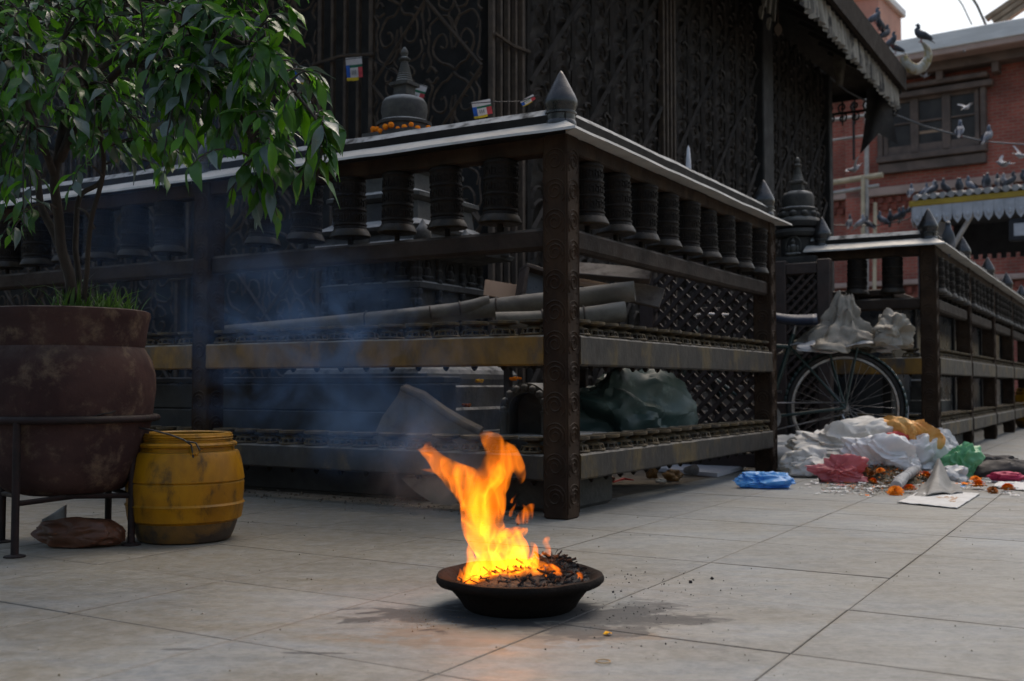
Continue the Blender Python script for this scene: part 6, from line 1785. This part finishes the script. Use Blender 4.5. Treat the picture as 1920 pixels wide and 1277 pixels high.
flat_sheet("paper_sheet", 'paper', ((1858, 915), (1925, 922), (1925, 902), (1880, 900)), "white paper lying at the right frame edge in front of the magenta cloth", "paper", .01, 5)
flat_sheet("paper_scrap", 'card', ((1742, 938), (1790, 944), (1800, 936), (1762, 932)), "torn strip of pale pink printed paper lying on the white sheet", "paper scrap", .006, 7)
q = MB(); a, b = at(1680, 924, .03), at(1758, 868, .10)
q.tube([a.lerp(b, k / 12) + Vector((0, 0, .008 * math.sin(k))) for k in range(13)], [.026 + .004 * math.sin(k * 2.1) for k in range(13)], 12)
tag(q.build("plastic_roll", MT['film'], smooth=60), "rolled clear plastic film leaning diagonally on the marigolds", "plastic roll")
cp = at(1545, 903); q = MB(); q.lathe([(0, .002), (.026, .001), (.034, .088), (.036, .09), (.033, .091), (.031, .085), (.024, .006), (0, .006)], n=24)
tag(q.build("cup", MT['cup'], loc=cp, smooth=40), "small dark brown plastic cup standing in front of the pink bag", "cup")
c0 = at(1650, 897)
def mound(x, y):
    d = math.hypot((x - c0.x) / .26, (y - c0.y) / .36)
    return max(0, .075 * (1 - d * d)) * (1 + .3 * noise.noise((x * 14, y * 10, 2))) if d < 1 else 0.0
# marigolds and petals
def flower_mesh(mat, seed):
    mb = MB(); rr = random.Random(seed)
    for ring in range(5):
        n_ = 14 - ring * 2; e = R(6 + ring * 19)
        for k in range(n_):
            a = 2 * math.pi * k / n_ + ring * .4 + rr.uniform(-.1, .1); rot = Matrix.Rotation(a, 3, 'Z')
            L_ = .030 - .003 * ring; p0 = Vector((.004, 0, .012 + .002 * ring)); d = Vector((math.cos(e), 0, math.sin(e)))
            n2 = Vector((-math.sin(e), 0, math.cos(e))); t = p0 + d * L_; m = p0 + d * L_ * .65 + n2 * .003
            mb.add([rot @ p0, rot @ (m + Vector((0, .006, 0))), rot @ (t + Vector((0, .004, -.002))), rot @ (t + Vector((0, -.004, -.002))), rot @ (m - Vector((0, .006, 0)))], [(0, 1, 2, 3, 4)])
    return mb.mesh("marigold", mat)
SPEC = {(1680, 928): "orange marigold head at the low end of the clear plastic roll", (1706, 924): "orange marigold head between the plastic roll and the white paper sheet", (1733, 905): "orange marigold head under the middle of the plastic roll, nearer us", (1740, 897): "orange marigold head behind the upper end of the plastic roll",
        (1836, 918): "orange marigold head just right of the white paper sheet", (1828, 905): "orange marigold head against the foot of the pale green bag", (1890, 922): "orange marigold head in front of the white paper at the right frame edge", (1529, 892): "orange marigold head left of the brown cup", (1698, 862): "orange marigold head high on the shiny white bag",
        (1860, 925): "withered marigold head right of the white paper sheet", (1575, 899): "smaller yellow marigold head right of the brown cup", (1583, 893): "larger yellow marigold head half under the pink bag"}
FM = [flower_mesh(MT['marigold'], 1), flower_mesh(MT['marigold_d'], 2), flower_mesh(MT['marigold_y'], 3)]
mg_lab = "orange marigold head among the litter at the front of the rubbish heap"
for (px, py, k, s) in ((1680, 928, 0, 1.1), (1706, 924, 0, 1.0), (1733, 905, 0, 1.1), (1740, 897, 0, .9), (1836, 918, 0, 1.15), (1828, 905, 0, .9), (1890, 922, 0, 1.0), (1529, 892, 0, .9),
                       (1645, 895, 0, 1), (1683, 892, 0, 1), (1700, 893, 0, .8), (1640, 905, 1, 1), (1660, 893, 0, .9), (1652, 904, 0, .8), (1635, 908, 0, .8), (1690, 880, 1, 1.1), (1620, 902, 1, .9), (1668, 900, 1, 1.0), (1698, 862, 0, 1.0), (1575, 899, 2, .8), (1583, 893, 2, 1.0), (1860, 925, 1, .8), (1600, 903, 1, .8)):
    pp = at(px, py); hz_ = mound(pp.x, pp.y)
    tag(link("marigold", FM[k], None, at(px, py, hz_ + .003), (rnd.uniform(-.6, .6), rnd.uniform(-.6, .6), rnd.uniform(0, 6)), s), 
        SPEC.get((px, py)) or (mg_lab, "withered brownish marigold head among the litter at the front of the rubbish heap", "yellow marigold head beside the pink bag")[k], "marigold", ("orange marigold heads in the litter", "withered marigold heads in the litter", "yellow marigold heads by the pink bag")[k])
q = MB(); mats = [MT['debris'], MT['marigold'], MT['marigold_d'], MT['paper'], MT['char'], MT['leaf3']]
for i in range(5200):
    px = rnd.gauss(1648, 52); py = rnd.gauss(902, 13)
    if px < 1535 or px > 1770 or py > 930 or py < 868: continue
    p = at(px, py); hm = mound(p.x, p.y)
    if hm <= 0 and rnd.random() < .45: continue
    p.z = .002 + hm + rnd.random() * .006
    s = rnd.uniform(.003, .011); az = rnd.uniform(0, 6.28); t_ = .9 if hm > 0 else .3; rot = Euler((rnd.uniform(-t_, t_), rnd.uniform(-t_, t_), az)).to_matrix()
    k = rnd.choices((0, 1, 2, 3, 4, 5), (60, 9, 18, 3, 10, 8))[0]
    q.add([p + rot @ Vector(c) * s for c in ((-1, -.4, 0), (0, -.55, .15), (1, 0, 0), (0, .5, .2))], [(0, 1, 2, 3)], k)
mats += [MT['whitebag'], MT['film'], MT['bluefilm'], MT['pinkbag']]
for i in range(150):
    px = rnd.uniform(1500, 1905); py = rnd.gauss(908, 12)
    if py > 934 or py < 880: continue
    p = at(px, py); p.z = .004 + mound(p.x, p.y); s = rnd.uniform(.006, .024); az = rnd.uniform(0, 6.28)
    k = rnd.choices((6, 7, 8, 9, 3, 1), (8, 6, 1, 1, 5, 3))[0]; rot = Matrix.Rotation(az, 3, 'Z')
    sd = rnd.random() * 50
    q.grid(lambda u, v: p + rot @ Vector(((u - .5) * 2 * s, (v - .5) * 1.3 * s, s * .5 * abs(noise.noise((u * 2 + sd, v * 2, 1))) + .25 * s * noise.noise((u * 5 + sd, v * 5, 3)) + .1 * s)), 4, 4, k)
o = q.build("litter", mats); tag(o, "dry petals, leaves and scraps swept together in front of the rubbish heap", "litter", kind="stuff")
q = MB()
q.grid(lambda u, v: (c0.x + .26 * v * math.cos(6.2832 * u), c0.y + .36 * v * math.sin(6.2832 * u), mound(c0.x + .26 * v * math.cos(6.2832 * u), c0.y + .36 * v * math.sin(6.2832 * u)) - .001), 40, 14)
tag(q.build("compost_mound", MT['debris'], smooth=60), "low mound of dry leaf litter in front of the white bags", "litter", kind="stuff")
# litter along the foot of the right run
bag("clear_bag", 'whitebag', 1110, 916, (.065, .05, .022), 60, "small crumpled clear bag on the ground just right of the corner post", amp=.6)
bag("clear_bag", 'film', 1000, 925, (.07, .05, .02), 61, "small crumpled clear bag on the ground just left of the corner post", amp=.6)
A, B_, C_, D_ = at(1226, 884), at(1345, 896), at(1398, 880), at(1290, 866)
q = MB(); q.add([v + Vector((0, 0, z)) for z in (.003, .024) for v in (A, B_, C_, D_)], [(3, 2, 1, 0), (4, 5, 6, 7), (0, 1, 5, 4), (1, 2, 6, 5), (2, 3, 7, 6), (3, 0, 4, 7)])
tag(q.build("foam_board", MT['foam']), "flat white foam board lying under the bottom rail near the far post", "foam board")
def bottle(px, py, L_, label, az, cap, band):
    t = thing("plastic_bottle", label, "bottle", at(px, py, .034), rot=(R(90), 0, R(az)))
    q = MB(); q.lathe([(0, 0), (.028, .0), (.033, .008), (.033, L_ * .3), (.030, L_ * .34), (.033, L_ * .38), (.033, L_ * .68), (.024, L_ * .82), (.013, L_ * .92), (.013, L_ * .96)], n=18); q.build("body", MT['clear'], t, smooth=40)
    q = MB(); q.lathe([(.015, L_ * .95), (.015, L_ * 1.03), (0, L_ * 1.03)], n=12); q.build("cap", MT[cap], t)
    q = MB(); q.lathe([(.0336, L_ * .42), (.0336, L_ * .62)], n=18); q.build("label_band", MT[band], t)
bottle(1378, 876, .22, "clear plastic bottle with an orange band lying under the bottom rail by the far post", -80, 'bluebag', 'marigold')
q = MB(); q.lathe([(.018, 0), (.03, .075), (.031, .077), (.029, .075), (.017, .002)], n=20); MT['clearcup'] = MT['clear']
tag(q.build("cup", MT['clear'], loc=at(1286, 892, .03), rot=(R(84), 0, R(30)), smooth=40), "clear plastic cup lying on its side in front of the foam board", "cup")
MT['amber'] = pm("amber_film", (.30, .18, .06), (.22, .13, .05), 8, .35, bump=.1, transl=.4)
bag("wrapper", 'amber', 1262, 902, (.05, .035, .035), 62, "crumpled amber cellophane wrapper left of the clear cup", "wrapper", .6)
bag("wrapper", 'amber', 1222, 898, (.03, .02, .045), 63, "upright amber cellophane scrap at the left end of the foam board", "wrapper", .6)
bag("paper_scrap", 'paper', 1240, 905, (.03, .02, .012), 64, "crumpled pale paper ball in front of the amber wrapper", "paper scrap", .5)
bag("dry_leaf", 'bagbrown', 1135, 905, (.045, .03, .018), 65, "curled brown dry leaf under the bottom rail", "leaf", .6)
q = MB(); q.tube([at(1150, 906, .006), at(1170, 902, .012), at(1188, 903, .008)], [.004, .006, .003], 6); tag(q.build("ribbon", MT['redwrap']), "thin red ribbon on the ground beside the curled brown leaf", "ribbon")
# prayer flags on thin strings
MT['flag_w'] = pm("white_flag_paper", (.62, .58, .58), (.55, .51, .5), 30, .9, bump=0, transl=.3); MT['flag_b'] = pm("blue_flag_paper", (.03, .12, .48), None, 30, .9, bump=0, transl=.3)
MT['flag_g'] = pm("green_flag_paper", (.02, .16, .09), None, 30, .9, bump=0, transl=.3); MT['flag_r'] = pm("red_flag_paper", (.60, .07, .08), None, 30, .9, bump=0, transl=.3); MT['flag_y'] = pm("yellow_flag_paper", (.66, .46, .03), None, 30, .9, bump=0, transl=.3)
fv = VT - .35
def flag(px, py, w, h, rotdeg, label, v=fv):
    c_ = PV(px, py, v); mm = c_.y / FPX; t = thing("prayer_flag", label, "flag", c_, rot=(0, R(rotdeg), R(-4)))
    W_, H_ = w * mm, h * mm
    def patch(name, x0, x1, z0, z1, mat, y):
        q = MB(); q.grid(lambda u, v_: ((x0 + (x1 - x0) * u) * W_, y + .012 * math.sin(4 * (x0 + (x1 - x0) * u)) * W_ * 8 * (1 - (z0 + (z1 - z0) * v_)), (z0 + (z1 - z0) * v_ - 1) * H_), 6, 4)
        q.build(name, MT[mat], t)
    patch("white_field", 0, 1, .68, 1, 'flag_w', 0); patch("green_stripe", .16, 1, .56, .68, 'flag_g', 0); patch("blue_stripe", 0, .22, .14, .68, 'flag_b', -.0008)
    patch("white_panel", .22, .72, .14, .56, 'flag_w', 0); patch("red_stripe", .72, 1, .1, .56, 'flag_r', 0); patch("yellow_border", 0, .72, 0, .14, 'flag_y', 0)
    q = MB()
    for i in range(3): q.box(((.36 + .1 * i) * W_, -.0015, (.34 - 1) * H_), (.05 * W_, .0006, .20 * H_))
    q.build("printed_seal", MT['greysheet'], t)
flag(648, 109, 31, 44, -4, "small white, green, blue, red and yellow paper prayer flag hanging before the barred gap")
flag(770, 152, 34, 38, 18, "tilted paper prayer flag half hidden behind the shrine's spire")
flag(884, 192, 36, 32, -10, "paper prayer flag just above the ridge, left of the corner finial", VC + .5)
flag(556, 122, 32, 34, 14, "paper prayer flag half hidden by the tip of the tree's leaves")
flag(975, 190, 28, 12, -28, "prayer flag seen edge on, showing its red and yellow corner beside the corner finial", VC + .6)
q = MB()
for chain in ([(430, 100, fv), (556, 124, fv), (640, 112, fv), (690, 107, fv), (760, 148, fv), (806, 165, fv)], [(880, 194, VC + .5), (925, 191, VC + .5), (975, 190, VC + .6), (1010, 178, VC + .62)]):
    q = MB(); q.tube([PV(*c_) for c_ in chain], .0022, 4); tag(q.build("flag_string", MT['blackcable']), "thin dark string carrying the prayer flags " + ("left of the temple corner" if len(chain) > 4 else "beside the corner finial"), "string")
pass
# white candle-like spike behind the right run
q = MB(); q.lathe([(.016, 0), (.014, .06), (.008, .13), (0, .15)], n=10); tag(q.build("white_spike", MT['white'], loc=PU(1291, 322, UC + .25), smooth=50), "small white spike sticking up behind the ridge of the right run", "spike")
# charcoal crumbs and scraps on the paving
def crumbs(n_, fn, mat, s0, s1, seed):
    rr = random.Random(seed); q = MB()
    for i in range(n_):
        p = fn(rr); s = rr.uniform(s0, s1) * rr.random() ** .6
        rot = Euler((rr.uniform(0, 6), rr.uniform(0, 6), rr.uniform(0, 6))).to_matrix()
        vs = [p + rot @ Vector((a * s * rr.uniform(.5, 1.1), b * s * rr.uniform(.4, 1), c_ * s * rr.uniform(.3, .8))) + Vector((0, 0, s * .3)) for a, b, c_ in ((1, 0, 0), (-1, 0, 0), (0, 1, 0), (0, -1, 0), (0, 0, 1), (0, 0, -1))]
        q.add(vs, [(0, 2, 4), (2, 1, 4), (1, 3, 4), (3, 0, 4), (2, 0, 5), (1, 2, 5), (3, 1, 5), (0, 3, 5)])
    return q
def near_dish(rr):
    while True:
        px, py = rr.gauss(1180, 95), rr.gauss(1125, 42)
        if 1040 < px < 1480 and 1070 < py < 1255: return at(px, py)
tag(crumbs(330, near_dish, 'char', .0012, .0042, 3).build("charcoal_crumbs", MT['char']), "black charcoal crumbs and burnt paper flakes scattered right of the dish", "ash", kind="stuff")
def anywhere(rr): return at(rr.uniform(10, 1910), rr.uniform(960, 1270) if rr.random() < .5 else rr.uniform(930, 1100))
tag(crumbs(420, anywhere, 'debris', .0012, .004, 5).build("grit", MT['debris']), "tiny grit and dry crumbs scattered over the slabs", "grit", kind="stuff")
def under_left(rr):
    t = rr.random(); return at(430 + 560 * t + rr.gauss(0, 10), 912 + 55 * t + rr.gauss(0, 9))
tag(crumbs(420, under_left, 'debris', .003, .014, 6).build("rubble", MT['joint']), "line of dirt and rubble on the ground along the left run of the railing", "rubble", kind="stuff")
def gold(rr): return at(rr.gauss(830, 60), rr.gauss(1168, 9))
tag(crumbs(160, gold, 'debris', .0012, .003, 8).build("burnt_grain", MT['amber']), "fine golden brown grains spilt on the slabs left of the dish", "grain", kind="stuff")
def frags(px, py, label, s, seed):
    q = crumbs(1, lambda rr: at(px, py), 'char', s, s * 1.01, seed); tag(q.build("charcoal_flake", MT['char']), label, "charcoal")
for px, py, s, sd, lb in ((1295, 1093, .014, 3, "largest black charcoal flake lying alone right of the dish"), (1335, 1086, .009, 5, "small twisted charcoal flake right of the largest one"), (1165, 1110, .016, 7, "charcoal flake closest to the right rim of the dish"), (1150, 1112, .011, 9, "smaller charcoal flake beside the dish's right rim")):
    frags(px, py, lb, s, sd)
q = MB(); rb = at(1131, 1243); q.tube([(rb.x + .013 * math.cos(a), rb.y + .013 * math.sin(a), .003) for a in [2 * math.pi * k / 20 for k in range(21)]], .0011, 5)
MT['rubberband'] = pm("tan_rubber", (.30, .19, .07), None, 9, .6, bump=0); tag(q.build("rubber_band", MT['rubberband']), "tan rubber band lying on the slab in the foreground below the dish", "rubber band")
def petal(px, py, s, label, mat='marigold_y'):
    p = at(px, py, .002); q = MB(); q.grid(lambda u, v: ((u - .5) * s * (1 - (2 * v - 1) ** 2 * .6), (v - .5) * s * .7, .004 * math.sin(3 * u) + .001), 6, 4)
    tag(q.build("petal", MT[mat], loc=p, rot=(0, 0, .4)), label, "petal")
petal(1139, 1191, .02, "yellow petal on the slab below the right side of the dish"); petal(1090, 1120, .012, "tiny red petal beside the dish's right side", 'redwrap')

# dark glazed shrine cases inside the farther railing
MT['case_glass'] = pm("dusty_blue_grey_glass", (.030, .036, .044), (.05, .058, .068), 2.5, .3, bump=.02, c3=(.11, .12, .13), c3scale=1.6, c3lo=.58, c3hi=.68)
base = c2 + D2 * .35 + D1 * .55
case = thing("glass_case", "long dark glass-fronted case inside the farther railing", "glass case", (base.x, base.y, 0), ANG)
for k in range(7):
    q = MB(); q.box((k * 1.0 + .5, -.20, .64), (.94, .012, .98)); q.build("pane", MT['case_glass'], case)
for k in range(8):
    q = MB(); q.cbox((k * 1.0, -.20, .58), (.06, .06, 1.16), .006); q.build("upright", MT['black'], case)
q = MB(); q.cbox((3.5, 0, 1.17), (7.1, .5, .05), .008); q.build("top", MT['oldwood'], case)
q = MB(); q.cbox((3.5, 0, .07), (7.0, .44, .14), .008); q.build("base", MT['black'], case)
q = MB(); q.box((3.5, .05, .64), (6.98, .3, 1.0)); q.build("body", MT['black'], case)
q = MB(); q.box((-.012, 0, .64), (.012, .40, .98)); q.build("pane", MT['case_glass'], case)
